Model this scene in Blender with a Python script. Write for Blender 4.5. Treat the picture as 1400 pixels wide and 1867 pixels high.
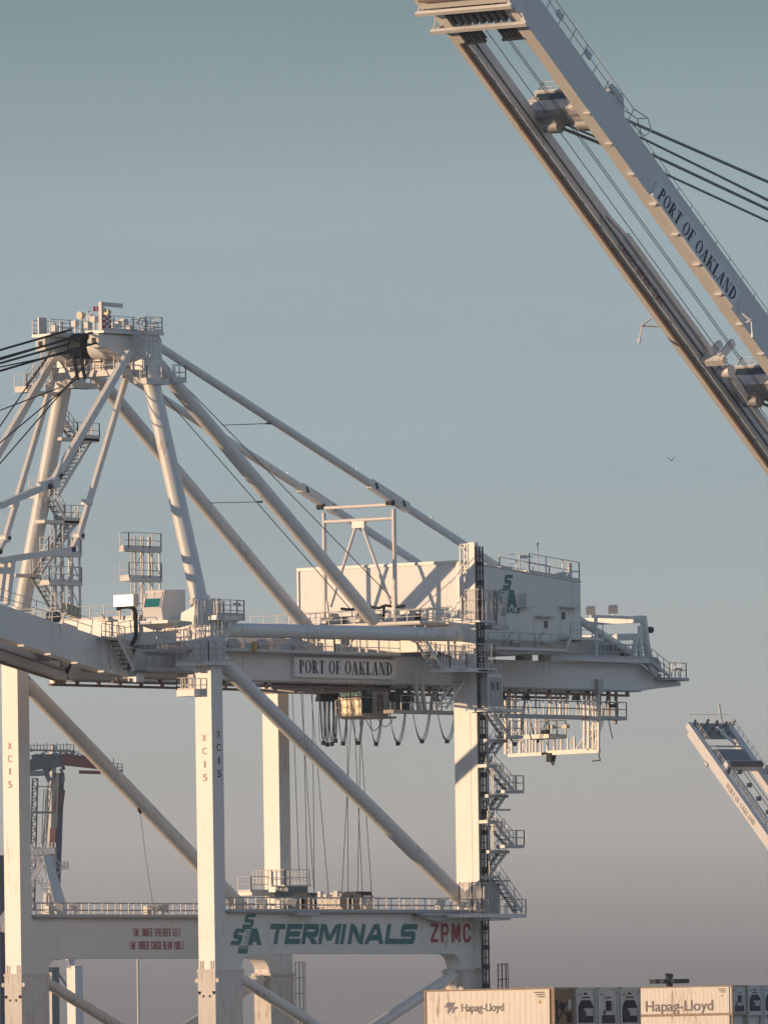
import bpy, math, random
from mathutils import Vector, Matrix
random.seed(7)
for o in list(bpy.data.objects): bpy.data.objects.remove(o)
S = bpy.context.scene; COL = S.collection

# ------------------------------------------------------------------ camera
F = 22000.0; CX, CY = 700.0, 933.5                     # photograph: 1400 x 1867
AZ = math.radians(51.0); PITCH = math.atan((2000 - 933.5) / F); ROLL = 0.015
FW = Vector((math.sin(AZ) * math.cos(PITCH), math.cos(AZ) * math.cos(PITCH), math.sin(PITCH)))
RT0 = Vector((math.cos(AZ), -math.sin(AZ), 0)); UP0 = RT0.cross(FW)
RT = math.cos(ROLL) * RT0 - math.sin(ROLL) * UP0
UP = math.sin(ROLL) * RT0 + math.cos(ROLL) * UP0
def ray(u, v): return FW + RT * ((u - CX) / F) - UP * ((v - CY) / F)
CAM = Vector((-.65, -.775, 14.5)) - ray(391.8, 1740.0) * 887.0
def at(u, v, ax, val):
    r = ray(u, v); return CAM + r * ((val - CAM[ax]) / r[ax])
def Xp(u, v, x): return at(u, v, 0, x)                   # measured point on a plane of known x
def Yp(u, v, y): return at(u, v, 1, y)
def Dp(u, v, d): return CAM + ray(u, v) * d              # measured point at a known distance
cd = bpy.data.cameras.new('camera'); cam = bpy.data.objects.new('camera', cd); COL.objects.link(cam)
M = Matrix((RT, UP, -FW)).transposed().to_4x4(); M.translation = CAM; cam.matrix_world = M
cd.sensor_fit = 'HORIZONTAL'; cd.sensor_width = 36.0; cd.lens = F / 1400.0 * 36.0
cd.clip_start = 10.0; cd.clip_end = 20000.0
S.camera = cam

# ------------------------------------------------------------------ sky, sun, exposure
SUN_EL, SUN_DIR = math.radians(4.5), Vector((-.766, .643, 0)).normalized()
w = bpy.data.worlds.new('World'); S.world = w; w.use_nodes = True
nt = w.node_tree; nt.nodes.clear(); N = nt.nodes.new; L = nt.links.new
out = N('ShaderNodeOutputWorld'); sky = N('ShaderNodeTexSky'); sky.sky_type = 'NISHITA'; sky.sun_disc = False
sky.sun_elevation = SUN_EL; sky.sun_rotation = math.atan2(SUN_DIR.x, SUN_DIR.y)
sky.altitude = 0; sky.air_density = 1.0; sky.dust_density = .6; sky.ozone_density = 4.0
b1 = N('ShaderNodeBackground'); b1.inputs[1].default_value = 0.15; L(sky.outputs[0], b1.inputs[0])
tc = N('ShaderNodeTexCoord'); sp = N('ShaderNodeSeparateXYZ'); L(tc.outputs['Generated'], sp.inputs[0])
ramp = N('ShaderNodeValToRGB'); mr = N('ShaderNodeMapRange'); mr.inputs['From Min'].default_value = 0; mr.inputs['From Max'].default_value = .6
L(sp.outputs['Z'], mr.inputs['Value']); L(mr.outputs[0], ramp.inputs[0])
el = ramp.color_ramp.elements
SKY = [(z_ / .6, c_) for z_, c_ in ((0.0, (.205, .184, .180)), (.010, (.262, .238, .230)), (.015, (.370, .340, .322)), (.021, (.490, .454, .415)), (.032, (.475, .494, .475)),
       (.050, (.368, .446, .462)), (.062, (.366, .450, .482)), (.073, (.340, .432, .462)), (.083, (.282, .368, .392)), (.092, (.212, .290, .320)), (.14, (.25, .33, .39)), (.25, (.40, .52, .66)), (.6, (.40, .53, .70)))]
while len(el) < len(SKY): el.new(.5)
for e, (p, c) in zip(el, SKY): e.position = p; e.color = (*c, 1)
b2 = N('ShaderNodeBackground'); b2.inputs[1].default_value = 1.0; wn_ = N('ShaderNodeTexNoise'); wn_.inputs['Scale'].default_value = 1.0; wn_.inputs['Detail'].default_value = 4
wm_ = N('ShaderNodeMapping'); wm_.inputs['Scale'].default_value = (14, 14, 110); L(tc.outputs['Generated'], wm_.inputs['Vector']); L(wm_.outputs[0], wn_.inputs['Vector'])
wr_ = N('ShaderNodeMapRange'); wr_.inputs['From Min'].default_value = .25; wr_.inputs['From Max'].default_value = .75; wr_.inputs['To Min'].default_value = .965; wr_.inputs['To Max'].default_value = 1.035
L(wn_.outputs[0], wr_.inputs['Value']); L(wr_.outputs[0], b2.inputs[1])
L(ramp.outputs[0], b2.inputs[0])
mf = N('ShaderNodeMapRange'); mf.inputs['From Min'].default_value = .35; mf.inputs['From Max'].default_value = .75
L(sp.outputs['Z'], mf.inputs['Value'])
mx = N('ShaderNodeMixShader'); L(mf.outputs[0], mx.inputs[0]); L(b2.outputs[0], mx.inputs[1]); L(b1.outputs[0], mx.inputs[2])
L(mx.outputs[0], out.inputs[0])
sd = bpy.data.lights.new('sun', 'SUN'); sun = bpy.data.objects.new('sun', sd); COL.objects.link(sun)
sd.energy = 4.15; sd.angle = math.radians(.5); sd.color = (1.0, .665, .40)
tosun = (SUN_DIR * math.cos(SUN_EL) + Vector((0, 0, math.sin(SUN_EL)))).normalized()
sun.rotation_euler = tosun.to_track_quat('Z', 'Y').to_euler()
S.view_settings.view_transform = 'Standard'; S.view_settings.look = 'None'
S.view_settings.exposure = 0; S.view_settings.gamma = 1; S.view_settings.use_curve_mapping = False
S.cycles.use_denoising = True; S.cycles.volume_bounces = 0; S.cycles.max_bounces = 6

# ------------------------------------------------------------------ materials
def mat(name, col, rough=.5, metal=0.0, dirt=0.0, dirtcol=(.22, .17, .12), seams=0.0, scale=.35, emit=0.0, streak=0.0, rust=0.0):
    m = bpy.data.materials.new(name); m.use_nodes = True; t = m.node_tree; b = t.nodes['Principled BSDF']
    b.inputs['Base Color'].default_value = (*col, 1); b.inputs['Roughness'].default_value = rough; b.inputs['Metallic'].default_value = metal
    if max(col) < .13 and rough > .3: b.inputs['Specular IOR Level'].default_value = .12
    if emit: b.inputs['Emission Color'].default_value = (*col, 1); b.inputs['Emission Strength'].default_value = emit
    if dirt or streak or seams:
        tcn = t.nodes.new('ShaderNodeTexCoord'); g = t.nodes.new('ShaderNodeNewGeometry')
        n1 = t.nodes.new('ShaderNodeTexNoise'); n1.inputs['Scale'].default_value = scale; n1.inputs['Detail'].default_value = 7; n1.inputs['Roughness'].default_value = .65
        t.links.new(g.outputs['Position'], n1.inputs['Vector'])
        r1 = t.nodes.new('ShaderNodeMapRange'); r1.inputs['From Min'].default_value = .45; r1.inputs['From Max'].default_value = .8
        r1.inputs['To Max'].default_value = dirt; t.links.new(n1.outputs[0], r1.inputs['Value'])
        mp = t.nodes.new('ShaderNodeMapping'); mp.inputs['Scale'].default_value = (3.2, 3.2, .28); t.links.new(g.outputs['Position'], mp.inputs['Vector'])
        n2 = t.nodes.new('ShaderNodeTexNoise'); n2.inputs['Scale'].default_value = 1.0; n2.inputs['Detail'].default_value = 5
        t.links.new(mp.outputs[0], n2.inputs['Vector'])
        r2 = t.nodes.new('ShaderNodeMapRange'); r2.inputs['From Min'].default_value = .56; r2.inputs['From Max'].default_value = .8
        r2.inputs['To Max'].default_value = streak; t.links.new(n2.outputs[0], r2.inputs['Value'])
        ad = t.nodes.new('ShaderNodeMath'); ad.operation = 'ADD'; ad.use_clamp = True
        t.links.new(r1.outputs[0], ad.inputs[0]); t.links.new(r2.outputs[0], ad.inputs[1])
        mxn = t.nodes.new('ShaderNodeMix'); mxn.data_type = 'RGBA'; mxn.inputs[6].default_value = (*col, 1); mxn.inputs[7].default_value = (*dirtcol, 1)
        t.links.new(ad.outputs[0], mxn.inputs[0]); t.links.new(mxn.outputs[2], b.inputs['Base Color'])
        if rust:
            mp2 = t.nodes.new('ShaderNodeMapping'); mp2.inputs['Scale'].default_value = (5.5, 5.5, .55); t.links.new(g.outputs['Position'], mp2.inputs['Vector'])
            n4 = t.nodes.new('ShaderNodeTexNoise'); n4.inputs['Detail'].default_value = 3; n4.inputs['Scale'].default_value = 1.0; t.links.new(mp2.outputs[0], n4.inputs['Vector'])
            n5 = t.nodes.new('ShaderNodeTexNoise'); n5.inputs['Scale'].default_value = .22; t.links.new(g.outputs['Position'], n5.inputs['Vector'])
            ml = t.nodes.new('ShaderNodeMath'); ml.operation = 'MULTIPLY'; t.links.new(n4.outputs[0], ml.inputs[0]); t.links.new(n5.outputs[0], ml.inputs[1])
            r5 = t.nodes.new('ShaderNodeMapRange'); r5.inputs['From Min'].default_value = .36; r5.inputs['From Max'].default_value = .44; r5.inputs['To Max'].default_value = rust
            t.links.new(ml.outputs[0], r5.inputs['Value'])
            mx2 = t.nodes.new('ShaderNodeMix'); mx2.data_type = 'RGBA'; t.links.new(r5.outputs[0], mx2.inputs[0]); t.links.new(mxn.outputs[2], mx2.inputs[6]); mx2.inputs[7].default_value = (.24, .12, .06, 1)
            t.links.new(mx2.outputs[2], b.inputs['Base Color'])
        bp = t.nodes.new('ShaderNodeBump'); bp.inputs['Strength'].default_value = .08; bp.inputs['Distance'].default_value = .15
        n3 = t.nodes.new('ShaderNodeTexNoise'); n3.inputs['Scale'].default_value = .9; t.links.new(g.outputs['Position'], n3.inputs['Vector'])
        t.links.new(n3.outputs[0], bp.inputs['Height']); t.links.new(bp.outputs[0], b.inputs['Normal'])
    return m
WHITE = mat('white_paint', (.76, .75, .72), .42, dirt=.16, dirtcol=(.46, .41, .34), streak=.26, rust=.5)
OLD = mat('weathered_white_paint', (.68, .65, .60), .6, dirt=.45, dirtcol=(.42, .35, .27), streak=.45, scale=.8, rust=.6)
STEEL = mat('galvanised_steel', (.50, .50, .49), .5, .2, dirt=.3, dirtcol=(.3, .27, .23))
RAILM = mat('handrail_paint', (.66, .65, .62), .5)
GRATE = mat('grating_steel', (.33, .33, .33), .6, .2)
DARK = mat('dark_steel_and_shade', (.04, .047, .056), .6, 0.0)  # real dark parts, also painted shade for stair treads and a slot
BLACK = mat('black_cable', (.012, .019, .026), .6)
BROWN = mat('rusty_rail', (.19, .125, .095), .7, dirt=.6, dirtcol=(.09, .07, .06))
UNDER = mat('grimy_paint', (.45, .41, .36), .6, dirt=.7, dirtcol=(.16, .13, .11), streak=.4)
GREEN = mat('teal_lettering', (.020, .165, .155), .5, dirt=.3, dirtcol=(.16, .26, .25), scale=2.5, streak=.25)
RED = mat('red_lettering', (.34, .022, .035), .5, dirt=.25, dirtcol=(.40, .16, .16), scale=2.5, streak=.25)
NAVY = mat('navy_lettering', (.012, .026, .045), .5, dirt=.2, dirtcol=(.12, .14, .16), scale=3, streak=.15)
TANL = mat('tan_lettering', (.42, .25, .13), .6)  # tan numbers on the water-facing sides of the legs
BLKL = mat('black_lettering', (.02, .02, .022), .5)
GLASS = mat('teal_glass', (.02, .20, .20), .08)
DGLASS = mat('dark_glass', (.02, .035, .045), .06)
CGLASS = mat('sunlit_gold_glass', (.70, .60, .44), .18, .55, dirt=.8, dirtcol=(.22, .16, .09), scale=3.2)  # low sun on the cab glass is put into the golden colour
LAMP_GLINT = mat('sun_glint_floodlight_glass', (1.0, .90, .72), .2, emit=1.6)  # emission stands in for the sun's glint on the floodlight glass
LENS = mat('lamp_lens', (.55, .50, .36), .45)
TEALBOX = mat('blue_grey_cabinet', (.11, .17, .20), .5, dirt=.2)
SIGNW = mat('sign_white', (.86, .86, .84), .45, dirt=.12, dirtcol=(.5, .46, .4), streak=.15)
WORN = mat('worn_lettering', (.22, .17, .13), .6, dirt=.5, dirtcol=(.5, .44, .36), scale=2)
YELLOW = mat('yellow_paint', (.55, .33, .04), .5)
REDP = mat('red_paint', (.115, .04, .04), .6, dirt=.5, dirtcol=(.12, .09, .09), scale=.6)
BLUEP = mat('blue_paint', (.055, .085, .115), .6, dirt=.4, dirtcol=(.11, .11, .11), scale=.6)
CONT = mat('container_white', (.74, .71, .64), .5, dirt=.30, dirtcol=(.44, .34, .23), streak=.35, scale=1.6, rust=.8)
CONT2 = mat('container_brown', (.26, .14, .07), .6, dirt=.4)
CONT3 = mat('container_end_white', (.66, .66, .64), .5, dirt=.35, dirtcol=(.30, .22, .15), streak=.5, scale=1.6)
RUST = mat('rusty_frame', (.40, .30, .22), .7, dirt=.8, dirtcol=(.17, .08, .04), scale=3)

# ------------------------------------------------------------------ mesh helpers
V = Vector
class MB:
    def __init__(s): s.v = []; s.f = []; s.sm = []
    def add(s, vs, fs, smooth=False):
        n = len(s.v); s.v += [tuple(p) for p in vs]
        for f in fs: s.f.append([n + i for i in f]); s.sm.append(smooth)
        return s
    def box(s, x0, x1, y0, y1, z0, z1):
        if x0 > x1: x0, x1 = x1, x0
        if y0 > y1: y0, y1 = y1, y0
        if z0 > z1: z0, z1 = z1, z0
        p = [(x, y, z) for z in (z0, z1) for y in (y0, y1) for x in (x0, x1)]
        return s.add(p, [(0, 2, 3, 1), (4, 5, 7, 6), (0, 1, 5, 4), (2, 6, 7, 3), (0, 4, 6, 2), (1, 3, 7, 5)])
    def bar(s, p, q, w, h=None, up=V((0, 0, 1))):
        p, q = V(p), V(q); d = (q - p)
        if d.length < 1e-6: return s
        d.normalize(); h = h or w
        a = d.cross(up)
        if a.length < 1e-3: a = d.cross(V((0, 1, 0)))
        a.normalize(); b = a.cross(d)
        vs = [e + a * (i * w / 2) + b * (j * h / 2) for e in (p, q) for j in (-1, 1) for i in (-1, 1)]
        return s.add(vs, [(0, 2, 3, 1), (4, 5, 7, 6), (0, 1, 5, 4), (2, 6, 7, 3), (0, 4, 6, 2), (1, 3, 7, 5)])
    def tube(s, p, q, r, r2=None, n=8, cap=True):
        p, q = V(p), V(q); d = (q - p)
        if d.length < 1e-6: return s
        d.normalize(); r2 = r if r2 is None else r2
        a = d.orthogonal().normalized(); b = d.cross(a)
        vs = []
        for e, rr in ((p, r), (q, r2)):
            for i in range(n):
                t = 2 * math.pi * i / n; vs.append(e + (a * math.cos(t) + b * math.sin(t)) * rr)
        s.add(vs, [(i, (i + 1) % n, n + (i + 1) % n, n + i) for i in range(n)], True)
        if cap: s.add(vs, [tuple(range(n - 1, -1, -1)), tuple(range(n, 2 * n))])
        return s
    def path(s, pts, r, n=6):
        for a, b in zip(pts, pts[1:]): s.tube(a, b, r, n=n)
        return s
    def prism(s, pts, ax, a, b):
        def mk(p, t): return {0: (t, p[0], p[1]), 1: (p[0], t, p[1]), 2: (p[0], p[1], t)}[ax]
        n = len(pts); vs = [mk(p, a) for p in pts] + [mk(p, b) for p in pts]
        return s.add(vs, [tuple(range(n)), tuple(range(2 * n - 1, n - 1, -1))] + [(i, n + i, n + (i + 1) % n, (i + 1) % n) for i in range(n)])
    def rail(s, pts, h=1.1, step=1.6, r=.03, toe=True, mids=1):
        pts = [V(p) for p in pts]; up = V((0, 0, 1))
        for a, b in zip(pts, pts[1:]):
            for k in range(mids + 1): s.tube(a + up * h * (k + 1) / (mids + 1), b + up * h * (k + 1) / (mids + 1), r, n=5)
            if toe: s.bar(a + up * .1, b + up * .1, .03, .2)
            m = max(1, round((b - a).length / step))
            for i in range(m + 1): e = a.lerp(b, i / m); s.bar(e, e + up * h, 2 * r, 2 * r)
        return s
    def slab(s, x0, x1, y0, y1, z, t=.28): return s.box(x0, x1, y0, y1, z - t, z)
    def stair(s, p, q, w=.8, side=V((0, 1, 0)), rails=True, step=.24, tr=None):
        p, q, side = V(p), V(q), V(side).normalized(); up = V((0, 0, 1))
        for k in (-1, 1): s.bar(p + side * k * w / 2, q + side * k * w / 2, .06, .26)
        m = max(2, int(abs(q.z - p.z) / step)); d = V((q.x - p.x, q.y - p.y, 0)); d.normalize()
        for i in range(m):
            e = p.lerp(q, (i + .5) / m); (tr if tr is not None else s).bar(e - side * w / 2, e + side * w / 2, .27, .06)
        if rails:
            for k in (-1, 1):
                o = side * k * w / 2
                for hh in (.55, 1.05): s.tube(p + o + up * hh, q + o + up * hh, .028, n=5)
                for i in range(4): e = p.lerp(q, i / 3) + o; s.bar(e, e + up * 1.05, .05, .05)
        return s
    def ladder(s, p, q, w=.5, side=V((0, 1, 0)), out=None, r=.03):
        p, q, side = V(p), V(q), V(side)
        for k in (-1, 1): s.bar(p + side * k * w / 2, q + side * k * w / 2, 2 * r, 2 * r)
        L_ = (q - p).length; m = int(L_ / .35)
        for i in range(m): e = p.lerp(q, (i + .5) / m); s.tube(e - side * w / 2, e + side * w / 2, .02, n=4)
        if out is not None:
            out = V(out); m = max(2, int(L_ / 1.1)); rings = []
            for i in range(m + 1):
                e = p.lerp(q, i / m)
                ring = [e + side * (w * .62 * math.cos(t)) + out * (.75 * math.sin(t)) for t in [math.pi * j / 6 for j in range(7)]]
                for a, b in zip(ring, ring[1:]): s.bar(a, b, .035, .06)
                rings.append(ring)
            for j in range(1, 6): s.bar(rings[0][j], rings[-1][j], .035, .035)
        return s
    def grid(s, o, e1, e2, n1, n2, r=.014, fr=.05):
        o, e1, e2 = V(o), V(e1), V(e2)
        for i in range(n1 + 1):
            t = fr if i in (0, n1) else r * 2
            s.bar(o + e1 * i / n1, o + e1 * i / n1 + e2, t, t)
        for j in range(n2 + 1):
            t = fr if j in (0, n2) else r * 2
            s.bar(o + e2 * j / n2, o + e2 * j / n2 + e1, t, t)
        return s
    def lattice(s, p, q, w, side, n, r=.05, out=None):
        p, q, side = V(p), V(q), V(side)
        a0, b0 = p - side * w / 2, p + side * w / 2; a1, b1 = q - side * w / 2, q + side * w / 2
        s.bar(a0, a1, r * 2); s.bar(b0, b1, r * 2)
        for i in range(n):
            t0, t1 = i / n, (i + 1) / n
            if i % 2: s.bar(a0.lerp(a1, t0), b0.lerp(b1, t1), r * 1.5)
            else: s.bar(b0.lerp(b1, t0), a0.lerp(a1, t1), r * 1.5)
            if i % 2 == 0: s.bar(a0.lerp(a1, t0), b0.lerp(b1, t0), r * 1.5)
        s.bar(a1, b1, r * 1.5)
        return s
    def build(s, name, m, parent=None, origin=None, label=None):
        me = bpy.data.meshes.new(name); og = V(origin) if origin is not None else V((0, 0, 0))
        me.from_pydata([V(p) - og for p in s.v], [], s.f); me.polygons.foreach_set('use_smooth', s.sm); me.materials.append(m); me.update()
        o = bpy.data.objects.new(name, me); COL.objects.link(o); o.location = og
        if parent is not None: o.parent = parent; o.location = og
        if label: o['label'] = label
        return o
def mirror(p): return V((p[0], 18.8 - p[1], p[2]))
def tag(o, label, cat, group=None, kind=None):
    if label: o['label'] = label
    if cat: o['category'] = cat
    if group: o['group'] = group
    if kind: o['kind'] = kind
    return o
def empty(name, loc=(0, 0, 0)):
    o = bpy.data.objects.new(name, None); COL.objects.link(o); o.location = loc; o.empty_display_size = .5; return o

# ------------------------------------------------------------------ lettering
def text_mb(txt, o, ex, ey, wd, ht, bold=0.0, shear=0.0, spacing=1.0):
    cu = bpy.data.curves.new('lettering', 'FONT'); cu.body = txt; cu.size = 1; cu.offset = bold; cu.shear = shear; cu.space_character = spacing
    ob = bpy.data.objects.new('lettering', cu); COL.objects.link(ob)
    dg = bpy.context.evaluated_depsgraph_get(); me = bpy.data.meshes.new_from_object(ob.evaluated_get(dg))
    xs = [v.co.x for v in me.vertices]; ys = [v.co.y for v in me.vertices]
    x0, x1, y0, y1 = min(xs), max(xs), min(ys), max(ys); o, ex, ey = V(o), V(ex), V(ey); nn = ex.cross(ey).normalized() * .02
    mb = MB(); mb.add([o + nn + ex * ((v.co.x - x0) / (x1 - x0) * wd) + ey * ((v.co.y - y0) / (y1 - y0) * ht) for v in me.vertices],
                      [tuple(p.vertices) for p in me.polygons])
    bpy.data.objects.remove(ob); bpy.data.curves.remove(cu); bpy.data.meshes.remove(me)
    return mb
def serif_glyph(ch):
    T, H, P = .20, .055, []
    def R(x0, x1, y0, y1): P.append([(x0, y0), (x1, y0), (x1, y1), (x0, y1)])
    def stem(x): R(x, x + T, 0, 1); R(x - .08, x + T + .08, 0, H); R(x - .08, x + T + .08, 1 - H, 1)
    def ring(cx, cy, rx, ry, tx, ty, a0, a1, n=14):
        for i in range(n):
            t0, t1 = a0 + (a1 - a0) * i / n, a0 + (a1 - a0) * (i + 1) / n
            f = lambda t, k: (cx + (rx - k * tx) * math.cos(t), cy + (ry - k * ty) * math.sin(t))
            P.append([f(t0, 0), f(t1, 0), f(t1, 1), f(t0, 1)])
    def diag(x0, y0, x1, y1, wv): P.append([(x0, y0), (x0 + wv, y0), (x1 + wv, y1), (x1, y1)])
    hp = math.pi / 2
    if ch == 'O': ring(.37, .5, .37, .52, .16, .05, 0, 2 * math.pi, 24); return P, .74
    if ch in 'PR':
        stem(.08); ring(.25, .74, .34, .26, .16, .045, -hp, hp)
        if ch == 'R': diag(.5, 0, .26, .49, .19); R(.46, .78, 0, H); return P, .76
        return P, .62
    if ch == 'T': stem(.24); R(0, .65, 1 - H, 1); R(0, .04, .74, 1); R(.61, .65, .74, 1); return P, .65
    if ch == 'F': stem(.08); R(.2, .58, 1 - H, 1); R(.54, .58, .78, 1); R(.2, .46, .49, .53); R(.43, .46, .38, .64); return P, .58
    if ch == 'A': diag(.5, 0, .29, 1, .19); diag(.07, 0, .34, .96, .05); R(.17, .55, .30, .345); R(0, .24, 0, H); R(.42, .78, 0, H); return P, .77
    if ch == 'K': stem(.08); diag(.25, .45, .60, 1, .05); diag(.53, 0, .30, .56, .19); R(.46, .82, 0, H); R(.5, .76, 1 - H, 1); return P, .80
    if ch == 'L': stem(.08); R(.2, .60, 0, H); R(.56, .60, 0, .26); return P, .62
    if ch == 'N': R(.08, .13, 0, 1); R(.62, .67, 0, 1); diag(.50, 0, .08, 1, .19); R(0, .22, 0, H); R(0, .2, 1 - H, 1); R(.54, .76, 1 - H, 1); return P, .76
    if ch == 'D': stem(.08); ring(.24, .5, .48, .5, .16, .045, -hp, hp, 18); return P, .74
    return P, .34
def serif_mb(txt, o, ex, ey, wd, ht):
    gl = [serif_glyph(c) for c in txt]; tot = sum(a for _, a in gl) + .1 * (len(gl) - 1); x = 0; k = wd / tot
    o, ex, ey = V(o), V(ex), V(ey); nn = ex.cross(ey).normalized(); mb = MB(); i = 0
    for P, a in gl:
        for poly in P:
            i += 1; h = .02 + .002 * (i % 9)
            mb.add([o + nn * h + ex * ((x + p[0]) * k) + ey * (p[1] * ht) for p in poly], [tuple(range(len(poly)))])
        x += a + .1
    return mb
def merge(a, b): a.add(b.v, b.f); return a
def block_paths(ch, t, w):
    h = t / 2; c = min(.16, w * .26); m = .5
    return {'T': [[(0, 1 - h), (w, 1 - h)], [(w / 2, 0), (w / 2, 1 - t)]],
            'E': [[(h, 0), (h, 1)], [(t, 1 - h), (w, 1 - h)], [(t, m), (w * .92, m)], [(t, h), (w, h)]],
            'R': [[(h, 0), (h, 1)], [(t, 1 - h), (w - c, 1 - h), (w - h, 1 - h - c * .7), (w - h, m + c * .6), (w - c, m - .02), (t, m - .02)], [(w * .56, m - .02 - h), (w - h, 0)]],
            'M': [[(h, 0), (h, 1)], [(w - h, 0), (w - h, 1)], [(t, .97), (w / 2, .16)], [(w - t, .97), (w / 2, .16)]],
            'I': [[(h, 0), (h, 1)]], 'L': [[(h, 0), (h, 1)], [(t, h), (w, h)]],
            'N': [[(h, 0), (h, 1)], [(w - h, 0), (w - h, 1)], [(h * 1.6, 1 - h * .6), (w - h * 1.6, h * .6)]],
            'A': [[(h, 0), (w / 2 - h * .3, 1)], [(w - h, 0), (w / 2 + h * .3, 1)], [(w * .26, .32), (w * .74, .32)]],
            'S': [[(w, 1 - h), (c, 1 - h), (h, 1 - h - c * .6), (h, m + c * .5), (c, m), (w - c, m), (w - h, m - c * .5), (w - h, h + c * .6), (w - c, h), (0, h)]],
            's': [[(w - h, .70), (w - h, 1 - h - c * .5), (w - c, 1 - h), (c, 1 - h), (h, 1 - h - c * .6), (h, m + c * .5), (c, m), (w - c, m), (w - h, m - c * .5), (w - h, h + c * .6), (w - c, h), (c, h), (h, h + c * .5), (h, .30)]],
            'W': [[(0 + h, 1), (w * .28, 0)], [(w * .28, 0), (w / 2, .85)], [(w / 2, .85), (w * .72, 0)], [(w * .72, 0), (w - h, 1)]], 'U': [[(h, 1), (h, h + c), (c + h * .4, h), (w - c - h * .4, h), (w - h, h + c), (w - h, 1)]],
            'D': [[(h, 0), (h, 1)], [(t, 1 - h), (w - c, 1 - h), (w - h, 1 - h - c), (w - h, h + c), (w - c, h), (t, h)]], 'B': [[(h, 0), (h, 1)], [(t, 1 - h), (w - h, 1 - h), (w - h, m), (t, m)], [(w - h, m), (w - h, h), (t, h)]],
            'O': [[(c, 1 - h), (h, 1 - h - c), (h, h + c), (c, h), (w - c, h), (w - h, h + c), (w - h, 1 - h - c), (w - c, 1 - h), (c, 1 - h)]], '1': [[(w / 2, 0), (w / 2, 1)], [(w / 2 - h, .95), (0, .75)]],
            '6': [[(w - h, .9), (c, 1 - h), (h, 1 - h - c), (h, h + c), (c, h), (w - c, h), (w - h, h + c), (w - h, m - .02), (h, m)]], '5': [[(w, 1 - h), (h, 1 - h), (h, m + .08), (w - c, m + .06), (w - h, m - c), (w - h, h + c), (w - c, h), (0, h)]],
            'G': [[(w - h, .74), (w - h, 1 - h - c), (w - c, 1 - h), (c, 1 - h), (h, 1 - h - c), (h, h + c), (c, h), (w - h, h), (w - h, .45), (w * .55, .45)]], ' ': [], '0': [[(c, 1 - h), (h, 1 - h - c), (h, h + c), (c, h), (w - c, h), (w - h, h + c), (w - h, 1 - h - c), (w - c, 1 - h), (c, 1 - h)]],
            'Z': [[(0, 1 - h), (w, 1 - h)], [(w - h, 1 - t), (h, t)], [(0, h), (w, h)]],
            'P': [[(h, 0), (h, 1)], [(t, 1 - h), (w - c, 1 - h), (w - h, 1 - h - c), (w - h, m + c), (w - c, m - .04), (t, m - .04)]],
            'C': [[(w - h, .68), (w - h, 1 - h - c), (w - c - h * .4, 1 - h), (c + h * .4, 1 - h), (h, 1 - h - c), (h, h + c), (c + h * .4, h), (w - c - h * .4, h), (w - h, h + c), (w - h, .32)]]}[ch]
def block_mb(txt, o, ex, ey, wd, ht, t=.22, shear=0.0, wide={}, gap=.14, aspect=.8):
    '''block capitals drawn as thick strokes; ht is the cap height, the word is fitted to wd'''
    adv = [wide.get(c, aspect) for c in txt]; k = wd / (sum(adv) + gap * (len(txt) - 1)); o, ex, ey = V(o), V(ex), V(ey); nn = ex.cross(ey).normalized()
    mb = MB(); x = 0; i = 0
    for c, a in zip(txt, adv):
        w_ = a * k / ht; tt = min(t, w_ * .9)
        for pl in block_paths(c, tt, w_):
            for (p, q) in zip(pl, pl[1:]):
                i += 1; d = V((q[0] - p[0], q[1] - p[1], 0)); l = d.length
                if l < 1e-5: continue
                d /= l; n_ = V((-d.y, d.x, 0)) * tt / 2; e = tt * .22 if len(pl) > 2 else 0
                P, Q = V((*p, 0)) - d * e, V((*q, 0)) + d * e; hh = .02 + .0015 * (i % 14)
                if c in 'NMAZR' and len(pl) == 2 and abs(d.x) > .05 and abs(d.y) > .05: n_ = V((tt / 2 / max(abs(d.y), .3), 0, 0)) * (1 if d.y < 0 else -1)
                mb.add([o + nn * hh + ex * (x + (v.x + shear * v.y) * ht) + ey * (v.y * ht) for v in (P - n_, Q - n_, Q + n_, P + n_)], [(0, 1, 2, 3)])
        x += a * k + gap * k
    return mb
def logo_mb(o, ex, ey, s, word=False):
    """emblem: small S over a striped tower, S to its left, A to its right, waves below; s = height of the big letters"""
    o, ex, ey = V(o), V(ex), V(ey); mb = MB(); nn = ex.cross(ey).normalized() * .025
    def strip(x0, x1, y0, y1, sh=.22):
        mb.add([o + nn + ex * s * (x + sh * y) + ey * s * y for x, y in ((x0, y0), (x1, y0), (x1, y1), (x0, y1))], [(0, 1, 2, 3)])
    merge(mb, block_mb('S', o + ex * s * -.05, ex, ey, s * .58, s, .25, .25))
    merge(mb, block_mb('A', o + ex * s * 1.0, ex, ey, s * .86, s, .27, 0))
    merge(mb, block_mb('S', o + ex * s * .70 + ey * s * 1.06, ex, ey, s * .60, s * .82, .24, .25))
    strip(.46, 1.08, .96, 1.04)
    for i in range(8): strip(.62 + .08 * (i % 3), 1.04 - .05 * (i % 2), .84 - i * .11, .87 - i * .11)
    for j in range(4):
        for i in range(4):
            x = .45 + i * .15; y = -.06 - j * .125
            a = .02 + .012 * j
            strip(x, x + .075, y - a, y + a + .02, .22); strip(x + .075, x + .15, y - a - .03, y + a - .01, .22)
    return mb

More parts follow.
